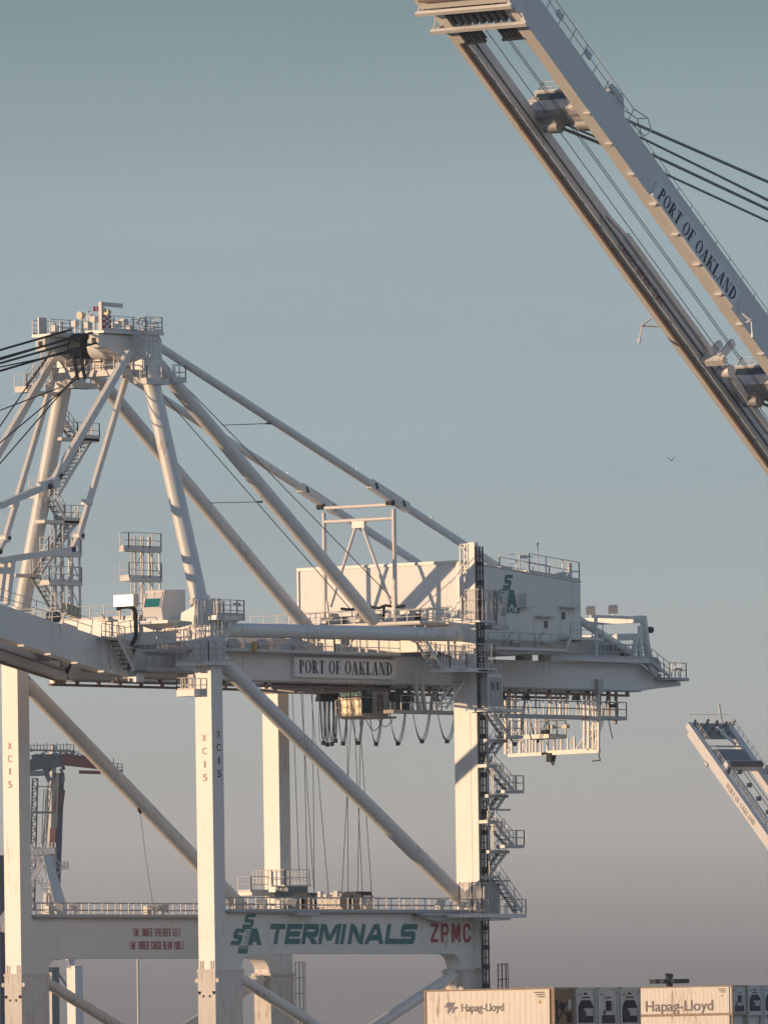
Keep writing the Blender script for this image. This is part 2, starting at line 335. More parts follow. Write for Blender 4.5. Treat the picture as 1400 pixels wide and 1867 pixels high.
W = 18.8; YC = W / 2
EX, EZ, EYN = V((1, 0, 0)), V((0, 0, 1)), V((0, -1, 0))
def flood(mb, p, d=V((-1, 0, 0)), s=.5):
    """floodlight body on a short post"""
    p, d = V(p), V(d); mb.bar(p, p + EZ * .5, .1); c = p + EZ * (.5 + s * .4)
    mb.bar(c - d * s * .5, c + d * s * .5, s * 1.2, s * .85); mb.bar(c + d * s * .5, c + d * s * .6, s * 1.35, s * 1.0)

# ================================================================== THE MAIN CRANE
crane = empty('gantry_crane', (15, YC, 0))
tag(crane, 'complete white ship-to-shore container crane with machinery house, its boom only slightly raised', 'crane', 'white container cranes of the same terminal')
K = crane; KO = V((15, YC, 0))
def part(name, mb, m, parent=None, label=None):
    """mesh part of the main crane, built in world coordinates; kept relative to its parent"""
    par = parent or K; o = mb.build(name, m, None)
    og = KO if par is K else None
    o.parent = par
    if par is K: o.matrix_parent_inverse = Matrix.Translation(-KO); o.location = (0, 0, 0)
    if label: o['label'] = label
    return o
def arc(cx, cz, r, a0, a1, n=6): return [(cx + r * math.cos(math.radians(a0 + (a1 - a0) * i / n)), cz + r * math.sin(math.radians(a0 + (a1 - a0) * i / n))) for i in range(n + 1)]

ZB0, ZB1 = 14.5, 17.5
legs, beams = {}, {}
for side, yc in (('near', 0.0), ('far', W)):
    s = -1 if side == 'near' else 1
    # waterside leg
    lg = MB().box(-.65, .65, yc - .775, yc + .775, 13.38, 40.7)
    for k in range(5): lg.box(-.66, .66, yc - .785, yc + .785, 18.5 + k * 5.1, 18.53 + k * 5.1)
    legs[side, 'w'] = part('leg', lg, WHITE)
    lo = MB().box(-.72, 2.4, yc - .83, yc + .83, 1.2, 13.2).box(-.76, 2.55, yc - .88, yc + .88, 13.2, 13.38)
    for yy in (-.5, .5):
        lo.box(-.69, -.655, yc + yy - .17, yc + yy - .05, 13.38, 14.0).box(-.69, -.655, yc + yy + .05, yc + yy + .17, 13.38, 14.0).box(-.74, -.725, yc + yy - .04, yc + yy + .04, 12.6, 13.2)
    for yy in (-.98, .98): lo.tube((-.70, yc + yy, 12.55), (-.55, yc + yy, 12.55), .17, n=14).box(-.68, -.56, yc + yy - (.17 if yy > 0 else 0), yc + yy + (0 if yy > 0 else .17), 12.42, 12.68)
    lw = part('leg_base', lo, OLD)
    for sg in (-1, 1):
        part('rope_hook', MB().path([(-.76, yc + sg * .78, 11.75), (-.76, yc + sg * .70, 11.55), (-.76, yc + sg * .60, 11.75)], .05), DARK, lw)
        part('bolt_cap', MB().tube((-.74, yc + sg * .3, 11.4), (-.70, yc + sg * .3, 11.4), .10), DARK, lw)
    # landside leg
    lg = MB().box(29.83, 31.13, yc - .775, yc + .775, 13.38, 39.9)
    legs[side, 'l'] = part('leg', lg, WHITE)
    lo = MB().box(28.42, 31.2, yc - .83, yc + .83, 1.2, 13.2).box(28.25, 31.35, yc - .95, yc + .95, 13.2, 13.38)
    part('leg_base', lo, OLD)
    # portal beam with rounded corners
    pts = [(.65, 17.5), (.65, 13.38), (2.5, 13.38)] + arc(3.6, 13.4, 1.1, 180, 90)[1:] + arc(27.3, 13.4, 1.1, 90, 0)[:-1] + [(28.4, 13.38), (29.83, 13.38), (29.83, 17.5)]
    b = MB().prism(pts, 1, yc - .72, yc + .72)
    for k in range(1, 6): b.box(.65 + k * 4.9, .68 + k * 4.9, yc - .727, yc - .72, 14.5, 17.5)
    beams[side] = part('portal_beam', b, WHITE)
    # walkway on the beam
    wk = MB().slab(.7, 29.8, yc - 1.15, yc + 1.0, 17.64, .12)
    part('walkway', wk, GRATE, beams[side])
    part('handrail', MB().rail([(.75, yc - 1.1, 17.62), (29.8, yc - 1.1, 17.62)], 1.05, 1.5).rail([(.75, yc + .95, 17.62), (29.8, yc + .95, 17.62)], 1.05, 1.5), STEEL, beams[side])
    for x in (4.5, 8.0, 16.5, 25.6, 28.2) if side == 'near' else (3.5, 5.2, 14.4, 15.6):
        fl = MB(); flood(fl, (x, yc - 1.0, 17.6), V((.6, -.8, -.3)).normalized(), .62); part('floodlight', fl, OLD, beams[side])
    for x in (5.2, 7.2, 26.0) if side == 'near' else (2.8, 14.2):
        part('junction_box', MB().box(x, x + .5, yc - .6, yc - .2, 17.64, 18.5), RAILM, beams[side])
    if side == 'near':
        part('platform', MB().slab(8.0, 10.6, -1.6, -1.15, 17.55, .2).slab(22.6, 26.0, -1.75, -1.15, 17.55, .2).prism([(22.4, 17.35), (26, 17.35), (26, 16.9), (24.6, 16.95)], 1, -1.5, -.75), STEEL, beams[side])
    # diagonal brace in the upper frame
    ba, bb = (Yp(495.5, 1298, yc), Yp(601, 1402, yc)) if side == 'near' else (Yp(127.5, 1330, yc), Yp(358.5, 1571, yc))
    bd_ = (bb - ba) / (bb.x - ba.x)
    br = MB().tube(ba + bd_ * (1.0 - ba.x), ba + bd_ * (29.4 - ba.x), .58, n=28)
    part('diagonal_brace', br, WHITE)
    # V braces in the lower frame
    for a, c in (((2.2, 13.1), (15.4, 7.7)), ((28.6, 13.0), (15.4, 7.7))):
        part('lower_brace', MB().tube((a[0], yc, a[1]), (c[0], yc, c[1]), .42, n=20), OLD if side == 'far' else WHITE)
    part('gusset', MB().prism([(27.2, 13.2), (29.5, 13.2), (28.6, 11.6)], 1, yc - .3, yc + .3).prism([(1.5, 13.2), (3.4, 13.2), (2.4, 11.8)], 1, yc - .3, yc + .3), WHITE)
    # sill beam with bogies
    # horizontal tie pipe at the top
    tp = MB().tube((.5, yc, 38.42), (30.6, yc, 38.66), .53, n=28).tube((30.2, yc, 38.66), (30.35, yc, 38.66), .60, n=28).prism([(.3, 37.5), (1.3, 37.4), (2.0, 38.0), (2.0, 38.95), (1.2, 39.5), (.3, 39.3)], 1, yc - .25, yc + .25).tube((1.0, yc - .9, 38.4), (1.0, yc - .6, 38.4), .55, n=20)
    part('tie_pipe', tp, WHITE)
    st = MB()
    for x in (26.3, 27.4, 29.3): st.box(x, x + .05, yc - .56, yc - .5, 38.5, 38.9)
    part('rust_mark', st, BROWN, None) if False else None
for x in (0.0, 30.48):
    sb = MB().box(x - .6, x + .6, -4, W + 4, 1.6, 3.2)
    part('sill_beam', sb, WHITE)
    bg = MB()
    for yc in (-2.5, 2.5, W - 2.5, W + 2.5):
        bg.box(x - .35, x + .35, yc - 2.2, yc + 2.2, .8, 1.6)
        for k in range(4): bg.tube((x - .15, yc - 1.65 + k * 1.1, .42), (x + .15, yc - 1.65 + k * 1.1, .42), .4, n=16)
    part('bogie', bg, DARK)

part('tag_line', MB().path([Yp(255, 1478, W - .55), Yp(266, 1566, W - .9), Yp(279, 1652, W - 1.0)], .018, 5).tube(Yp(253, 1476, W - .7), Yp(256, 1482, W - .5), .12), DARK)
# crossbeams between the frames
cb = MB().prism([(.775, 40.2), (.775, 37.0), (2.0, 37.5), (W - 2, 37.5), (W - .775, 37.0), (W - .775, 40.2), (W - 2.6, 39.5), (2.6, 39.5)], 0, -.6, .6)
part('cross_beam', cb, WHITE)
part('handrail', MB().rail([(-.55, 5.4, 39.5), (-.55, W - 1, 39.5)], 1.05, 1.4), RAILM)
cb = MB().prism([(.775, 40.0), (.775, 37.0), (2.2, 37.5), (W - 2.2, 37.5), (W - .775, 37.0), (W - .775, 40.0), (W - 3, 39.4), (3.0, 39.4)], 0, 29.85, 31.1)
part('cross_beam', cb, WHITE)
part('deck', MB().slab(26.5, 31.5, 1.2, W - 1.2, 39.52, .1), GRATE)
part('handrail', MB().rail([(26.6, W - .9, 39.5), (26.6, 1.3, 39.5), (29.6, 1.3, 39.5)], 1.1, 1.3).rail([(28.6, W - 2, 39.5), (28.6, 7.5, 39.5)], 1.3, 1.0, mids=2).rail([(29.8, 5.2, 39.5), (29.8, .8, 39.6)], 1.2, .9, mids=2), RAILM)
for yy, dx in ((14.5, .3), (12.0, .8), (10.6, .2), (8.6, .6), (7.4, .4), (4.4, .7), (3.4, .1)):
    mach = MB(); mach.box(28.4 + dx, 29.2 + dx, yy, yy + .9, 39.5, 40.3 + dx * .5); mach.tube((28.8, yy, 40.0), (28.8, yy + .7, 40.0), .35, n=12)
    part('winch', mach, STEEL)
cab_ = MB().path([Xp(622, 1110, 29), Xp(640, 1112, 29), Xp(655, 1108, 29), Xp(672, 1106, 29), Xp(690, 1109, 29), Xp(703, 1104, 29), Xp(722, 1107, 29), Xp(738, 1105, 29)], .11).path([Xp(700, 1105, 29), Xp(699, 1130, 29)], .12)
part('black_hose', cab_, BLACK)

# ---------------------------------------------------------------- girders
girders = {}
for side, y0 in (('near', 5.9), ('far', W - 6.9)):
    pr = [(-2.3, 37.2), (-2.3, 35.6), (-1.6, 35.05), (59.5, 35.05), (61.5, 35.3), (64.6, 35.55), (64.6, 35.85), (62.4, 35.95), (61.0, 36.5), (59.6, 37.2)]
    g = MB().prism(pr, 1, y0, y0 + 1.0)
    for k in range(8): g.box(2 + k * 7.3, 2.03 + k * 7.3, y0 - .006, y0, 35.05, 37.2)
    girders[side] = part('girder', g, WHITE)
    r = MB().box(-3.5, 58.5, y0 + .3, y0 + .6, 34.62, 34.80)
    x = -3
    while x < 58.4: r.box(x, x + .25, y0 + .35, y0 + .55, 34.80, 35.05); x += 2.45
    part('trolley_rail', r, BROWN, girders[side])
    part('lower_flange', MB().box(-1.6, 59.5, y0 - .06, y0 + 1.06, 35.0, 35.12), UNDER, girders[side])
    s = -1 if side == 'near' else 1
    yo = y0 - .85 if side == 'near' else y0 + 1.0
    part('walkway', MB().slab(1.6, 29.2, yo, yo + .85, 37.22, .1), GRATE, girders[side])
    ye = y0 - .8 if side == 'near' else y0 + 1.8
    part('handrail', MB().rail([(1.6, ye, 37.2), (21, ye, 37.2)], 1.1, 1.7).rail([(21, ye, 37.2), (28.8, ye, 37.2)], 1.15, 1.2), RAILM, girders[side])
for x in (4.5, 16.0, 24, 46.0, 59.0): part('girder_tie', MB().box(x, x + .9, 6.9, 11.9, 35.9, 37.1), UNDER)
for u, r_ in ((425, .55), (478, .5), (541, .65)):
    gear = MB(); p = Yp(u, 1178, 5.6); gear.tube(p + V((0, -.25, 0)), p + V((0, .3, 0)), r_, n=20); gear.box(p.x - .9, p.x + .9, p.y, p.y + .9, 37.2, 37.9)
    part('rope_sheave', gear, STEEL)
p = Yp(464, 1181, 5.0)
part('yellow_box', MB().box(p.x - .2, p.x + .2, 4.9, 5.1, p.z - .3, p.z + .45), YELLOW)
for u in (562, 578, 592, 608, 621, 640, 656, 668, 690):
    p = Yp(u, 1188, 5.3); posts = MB().bar((p.x, 5.3, 37.2), (p.x, 5.3, 38.4 + (u % 3) * .2), .14)
    if u % 2: posts.box(p.x - .4, p.x + .5, 5.5, 6.4, 37.2, 38.0).bar((p.x, 5.3, 37.4), (p.x, 5.9, 37.4), .2)
    part('rope_support', posts, RAILM)
# ---------------------------------------------------------------- sign on the girder
p0, p1 = Yp(537, 1238, 5.6), Yp(721, 1208, 5.6)
sg = part('sign_board', MB().box(p0.x, p1.x, 5.55, 5.85, 35.42, 36.92), SIGNW)
part('lettering', serif_mb('PORT OF OAKLAND', (p0.x + .5, 5.55, 35.72), EX, EZ, p1.x - p0.x - 1.0, .98), NAVY, sg)

# ---------------------------------------------------------------- lettering on legs and beams
def column_text(txt, pts, ex, wd, ht, m, par):
    mb = MB()
    for c, p in zip(txt, pts):
        ww = wd * (.34 if c == '1' else 1); merge(mb, text_mb(c, V(p) - V(ex) * ww / 2 - EZ * ht / 2, ex, EZ, ww, ht, .006))
    part('lettering', mb, m, par)
column_text('XC15', [Xp(u, v, -.65) for u, v in ((372.5, 1346), (373, 1370), (373.5, 1394), (374, 1418))], EYN, .40, .50, TANL, legs['near', 'w'])
column_text('XC15', [Yp(u, v, -.775) for u, v in ((398.5, 1339), (398.5, 1363), (399, 1387), (399.5, 1411))], EX, .46, .52, BLKL, legs['near', 'w'])
column_text('XC15', [Xp(u, v, -.65) for u, v in ((18, 1360.5), (18.2, 1384), (18.4, 1407), (18.6, 1431))], EYN, .40, .50, TANL, legs['far', 'w'])
yb = -.727
o = Yp(490, 1722, yb); e = Yp(762, 1722, yb); h = Yp(490, 1685, yb).z - o.z
part('lettering', block_mb('TERMINALS', o - EX * .1, EX, EZ, e.x - o.x - .4, h, .27, .27, {'I': .32, 'M': 1.08, 'A': 1.0, 'T': .78, 'L': .70}, .09), GREEN, beams['near'])
o = Yp(785, 1719, yb); e = Yp(858, 1719, yb)
part('lettering', block_mb('ZPMC', o, EX, EZ, e.x - o.x, 1.42, .17, 0, {'M': .9}, .3), RED, beams['near'])
o = Yp(423, 1724, yb)
part('emblem', logo_mb(o, EX * 1.5, EZ, 1.22), GREEN, beams['near'])
yb = W - .72
for t, u0, u1, v0, v1 in (('SWL UNDER SPREADER 65LT', 243, 329, 1693.5, 1708), ('SWL UNDER CARGO BEAM 100LT', 236.5, 334.5, 1717, 1732)):
    o = Yp(u0, v1, yb); e = Yp(u1, v1, yb)
    part('lettering', block_mb(t, o, EX, EZ, e.x - o.x, Yp(u0, v0, yb).z - o.z, .095, 0, {'W': .95, 'M': .85, '1': .4, ' ': .5}, .26, .62), RED, beams['far'])

# ---------------------------------------------------------------- tower (A-frame)
YN, YF = 5.8, W - 5.8
for yb_, yt in ((.75, YN), (W - .75, YF)):
    tl = MB().tube((0, yb_, 40.6), (0, yt, 59.6), .63, n=32)
    tl.tube((0, yb_ - (yt - yb_) * .02, 40.4), (0, yb_, 40.75), .78, n=28)
    part('tower_leg', tl, WHITE)
hb = MB()
for yt in (YN, YF):
    s = 1 if yt < YC else -1
    hb.prism([(-.75, 60.5), (-.75, 57.8), (-.4, 56.9), (.75, 56.9), (1.35, 58.0), (1.35, 60.2), (1.0, 60.5)], 1, yt - .62, yt + .62)
hb.box(-.6, .6, YN + .62, YF - .62, 58.7, 60.4)
for ya in (6.8, 12.0): hb.prism([(-.6, 60.45), (-4.4, 60.45), (-4.4, 59.5), (-3.6, 59.5), (-.6, 58.3)], 1, ya - .43, ya + .43)
part('tower_head', hb, WHITE)
pl = MB()
for ya in (6.8, 12.0):
    pl.box(-4.5, -4.402, ya - .46, ya + .46, 59.45, 60.5); pl.box(-4.53, -4.5, ya - .14, ya + .14, 59.85, 60.15)
pl2 = MB()
for ya in (6.8, 12.0): pl2.box(-4.56, -4.52, ya - .16, ya + .16, 59.83, 60.17)
part('end_plate', pl, OLD); part('opening', pl2, DARK)
tpf = MB().slab(-.8, 1.3, 4.9, W - 4.9, 60.7, .22).slab(-4.3, -.8, 6.0, 7.8, 60.72, .2).slab(-4.3, -.8, 11.2, 13.0, 60.72, .2)
tp_ = part('tower_platform', tpf, WHITE)
part('handrail', MB().rail([(-.7, 11.0, 60.7), (-.7, 8, 60.7)], 1.1, 1.1).rail([(-4.2, 11.3, 60.7), (-.8, 11.3, 60.7)], 1.1, 1.1).rail([(-4.2, 6.1, 60.7), (-.8, 6.1, 60.7), (-.7, 5.0, 60.7), (1.2, 5.0, 60.7), (1.2, W - 5.0, 60.7), (-.7, W - 5.0, 60.7), (-.8, 13, 60.7), (-4.2, 13, 60.7)], 1.1, 1.1, mids=2), RAILM, tp_)
b = Yp(184, 598, 6.2)
part('jib_crane', MB().box(b.x - .14, b.x + .14, 6.0, 6.3, 60.7, b.z + 1.95).bar((b.x - .1, 6.15, b.z + 1.8), (b.x + 2.35, 6.15, b.z + 1.75), .22, .3), RAILM, tp_)
chk = MB(); chk2 = MB(); q = Yp(186, 597, 6.05)
for i in range(3):
    for j in range(5):
        (chk if (i + j) % 2 == 0 else chk2).box(q.x + i * .32, q.x + (i + 1) * .32, 5.95, 6.0, q.z + j * .19, q.z + (j + 1) * .19)
part('checkered_panel', chk2, WHITE, tp_, 'white squares of the red and white checkered warning panel'); part('checkered_panel', chk, RED, tp_, 'red squares of the red and white checkered warning panel')
for u, v in ((150, 575), (197, 569)):
    f = Yp(u, v, 7.5 if u > 170 else 9.5); fm = MB()
    fm.tube(f + V((-.35, 0, 0)), f + V((.15, 0, .02)), .3, .2, n=16); fm.bar((f.x, f.y, 60.7), f, .09)
    fo = part('floodlight', fm, LENS, tp_)
for u, v in ((165, 572), (172, 575), (137, 583), (160, 586), (215, 585), (226, 580), (236, 592), (205, 588), (100, 592)):
    f = Yp(u, v, 7.0 if u > 170 else 9.8); misc = MB().bar((f.x, f.y, 60.7), f, .12); misc.box(f.x - .22, f.x + .22, f.y - .2, f.y + .2, f.z - .5, f.z - .05)
    part('equipment_box', misc, RAILM, tp_)
f = Yp(248, 590, 4.6); part('hose', MB().path([f, f + V((.6, 0, .5)), f + V((1.2, 0, .35)), f + V((1.4, 0, -.4))], .04), STEEL, tp_)
f = Yp(163, 578, 9.6); part('lattice_mast', MB().lattice((f.x, f.y, 60.7), (f.x, f.y, 62.4), .4, EX, 5, .03), RAILM, tp_); part('lattice_mast', MB().lattice((f.x + 1.2, f.y, 60.7), (f.x + 1.2, f.y, 62.2), .4, EX, 5, .03), RAILM, tp_)
part('ladder', MB().ladder(Yp(258, 655, 4.8), Yp(256, 585, 4.8), .4, EX, EYN), RAILM, tp_); part('ladder', MB().ladder(Yp(277, 655, 4.6), Yp(275, 590, 4.6), .4, EX, EYN), RAILM, tp_)
f = Yp(77, 590, 12.6); part('wind_screen', MB().box(f.x - .45, f.x + .45, 12.55, 12.65, 60.75, 62.0), STEEL, tp_)
for u in (172, 178):
    f = Yp(u, 567, 8.0); part('warning_lamp', MB().tube(f, f + EZ * .35, .1, n=10), RED, tp_)
# dark sheave with its rope guard
sh = MB(); c = V((-2.2, 9.9, 59.8)); sh.tube(c + V((0, -.62, 0)), c + V((0, .62, 0)), .98, n=28)
for yy in (-.4, .3): sh.bar(c + V((-.75, yy, -.4)), c + V((-.2, yy, -2.5)), .22, .16)
part('rope_drum', sh, BLACK)
drum2 = MB().tube((-1.9, 7.6, 59.7), (-1.9, 8.9, 59.7), .95, n=28); part('sheave', drum2, WHITE)
lp = MB().slab(-1.9, -.8, 6.2, 12.8, 57.75, .25).slab(-1.6, 1.0, 4.2, 4.9, 57.0, .25).slab(1.5, 3.0, 4.2, 5.4, 57.2, .2).slab(.3, 2.4, 12.4, 13.6, 57.1, .2).box(-2.05, -1.9, 6.2, 7.1, 57.3, 57.8).box(-2.05, -1.9, 12.0, 12.8, 57.3, 57.8)
lp.box(-.9, -.4, 7.3, 8.0, 57.75, 59.2).box(-.9, -.3, 9.0, 10.2, 57.75, 58.6).box(-.9, -.5, 11.0, 11.5, 57.75, 58.9)
l_ = part('service_platform', lp, RAILM)
part('handrail', MB().rail([(-.85, 6.2, 57.75), (-1.85, 6.2, 57.75), (-1.85, 12.8, 57.75)], 1.1, 1.0).rail([(-1.5, 4.9, 57), (-1.5, 4.25, 57), (1.0, 4.25, 57)], 1.1, .8).rail([(1.5, 4.25, 57.2), (2.95, 4.25, 57.2), (2.95, 5.3, 57.2)], 1.1, .8).rail([(.4, 12.4, 57.1), (2.3, 12.4, 57.1)], 1.1, .7), RAILM, l_)

# big back braces, backstays
braces = {}
for s_, mir in (('near', False), ('far', True)):
    m_ = mirror if mir else V
    a, c = m_((.9, 6.1, 59.2)), m_((28.2, 6.0, 38.8))
    part('back_brace', MB().tube(a, c, .53, n=28), WHITE); braces[s_] = (a, c)
    a, c = m_((.9, 6.0, 60.15)), m_((58.7, 6.0, 37.9))
    bs = MB().tube(a, c, .31, n=20); d = (c - a).normalized()
    k = a + d * ((28.8 - a.x) / d.x)
    bs.bar(k - d * 2.4, k + d * 2.4, .5, .72)
    for t in (-4, 5.5): q = k + d * t; bs.box(q.x - .05, q.x + .05, q.y - .04, q.y + .04, q.z + .2, q.z + .55)
    part('backstay', bs, WHITE)
    bd = MB()
    for t in (-1.9, 1.6): q = k + d * t; part('pin', MB().bar(q + V((-.1, -.28, .2)), q + V((.15, -.28, -.2)), .1, .2), DARK)
    bd.tube(k + V((.2, -.3, -.55)), k + V((.2, .3, -.55)), .22, n=14)
    part('pin', bd, DARK)
def on(ln, x): a, c = ln; return a.lerp(c, (x - a.x) / (c.x - a.x))
for a, c in ((Yp(380, 917, 12.6), Yp(474, 915, 7.5)), (Yp(405, 775, 6.3), Yp(490, 772, 6.0))):
    part('rope_guide', MB().tube(a, c, .03, n=6).bar(c + V((-.3, 0, 0)), c + V((.25, 0, 0)), .13), DARK)
part('hoist_rope', MB().path([Yp(272, 692, 7.5), Yp(294, 717, 7.5), Yp(511, 965, 7.5), Yp(640, 1112, 7.5)], .036, 5), DARK)
part('hoist_rope', MB().path([Yp(335, 702, 6.3), Yp(365, 732, 6.3), Yp(511, 882, 6.3), Yp(735, 1112, 6.3)], .036, 5), DARK)

# support frame for the backstays
sf = MB()
for y in (5.65, W - 6.3):
    sf.tube((29.0, y, 39.4), (29.0, y, 48.4), .17, n=12)
sf.tube((29.0, 5.65, 47.7), (29.0, W - 6.3, 47.7), .15, n=12).tube((29, 5.8, 48.75), (29, W - 6.4, 48.75), .15, n=12)
m_ = (5.65 + W - 6.3) / 2
sf.tube((29, m_ - .2, 47.5), (29, 6.1, 41.2), .13, n=12).tube((29, m_ + .2, 47.5), (29, W - 6.8, 41.2), .13, n=12).box(28.85, 29.15, m_ - .6, m_ + .6, 47.1, 47.6)
sf.bar((29, 5.75, 41.6), (29, 5.9, 40.2), .2).bar((29, W - 6.4, 41.6), (29, W - 6.6, 40.2), .2)
part('backstay_support', sf, WHITE)

# ---------------------------------------------------------------- forestay links and boom ropes
BANG = math.atan2(Yp(0, 1100.6, 5.9).z - Yp(187, 1162, 5.9).z, Yp(187, 1162, 5.9).x - Yp(0, 1100.6, 5.9).x)
H = V((-2.6, 0, 36.5))                                   # boom hinge line
def boompt(s_, y, n, ang=None):
    a = BANG if ang is None else ang
    return H + V((-s_ * math.cos(a) + n * math.sin(a), y, s_ * math.sin(a) + n * math.cos(a)))
def ext(a, b, x): return a.lerp(b, (x - a.x) / (b.x - a.x))
for mir in (False, True):
    yo, yi = (12.9, 12.85) if mir else (5.3, 7.4); du = 5 if mir else 0
    m_ = (lambda p: V((p[0], p[1], p[2])))
    ofs = -134 if mir else 0
    YP = lambda u, v, y: Yp(u + ofs, v + (4 if mir else 0), y)
    a, k, e = YP(237, 640, yo), YP(96, 881, yo), YP(0, 922, yo)
    tip = boompt(58, yo, 1.2); tip = V((tip.x, yo, tip.z))
    fl = MB().bar(m_(a), m_(k), .42, .55).bar(m_(k) + V((.5, 0, .2)), m_(k.lerp(e, .0)) + V((-1.6, 0, -.3)), .5, .55).bar(m_(k), m_(e), .40, .48).bar(m_(e), m_(tip), .4, .48)
    fl.tube(m_(k) + V((0, -.4, 0)), m_(k) + V((0, .4, 0)), .42, n=16)
    part('forestay_link', fl, WHITE)
    part('pin', MB().tube(m_(k) + V((-.6, -.32, -.25)), m_(k) + V((-.6, .32, -.25)), .22, n=12).bar(m_(k) + V((.5, -.27, .45)), m_(k) + V((.8, -.27, .7)), .08, .2), DARK)
    a, c, k, k2, e = YP(236, 668, yi), YP(160, 917, yi), YP(144, 977, yi), YP(131, 1002, yi), YP(0, 1022, yi)
    tip = boompt(30, yi, 1.0)
    fi = MB().bar(m_(a), m_(k), .30, .42).bar(m_(a) + V((.16, 0, .05)), m_(k) + V((.16, 0, .05)), .36, .08).bar(m_(k), m_(k2), .34, .36).bar(m_(k2), m_(e), .34, .46).bar(m_(e), m_(tip), .34, .46)
    fi.tube(m_(k) + V((0, -.3, 0)), m_(k) + V((0, .3, 0)), .34, n=16).box(c.x - .45, c.x + .3, m_(c).y - .25, m_(c).y + .25, c.z - .12, c.z + .28)
    part('forestay_link', fi, WHITE)
    part('pin', MB().tube(m_(k2) + V((0, -.26, 0)), m_(k2) + V((0, .26, 0)), .2, n=12).tube(m_(k) + V((.1, -.34, 0)), m_(k) + V((.1, .34, 0)), .15, n=12), DARK)
    # posts that carry the folded link over the boom
    for (u0, v0), (u1, v1) in (((22, 1020), (12, 1102)), ((8, 1022), (-1, 1095))): part('link_post', MB().bar(YP(u0, v0, yi), YP(u1, v1, yi), .42, .4), WHITE)
ropes = MB()
for (u, v), y, v0 in (((128, 601), 10.6, 638), ((128, 616), 10.2, 655), ((128, 626), 9.6, 662), ((178, 603), 7.2, 653), ((185, 622), 6.6, 676), ((150, 638), 8.6, 669)):
    a, c = Yp(u, v, y), Yp(0, v0, y); ropes.tube(a, ext(a, c, -55), .085 if v0 not in (669,) else .05, n=8)
for (u, v), v0, y in (((93, 640), 777, 11), ((140, 690), 807, 9), ((110, 706), 748, 12), ((160, 660), 845, 8)):
    a, c = Yp(u, v, y), Yp(0, v0, y); ropes.tube(a, ext(a, c, -40), .05, n=6)
part('boom_rope', ropes, BLACK)

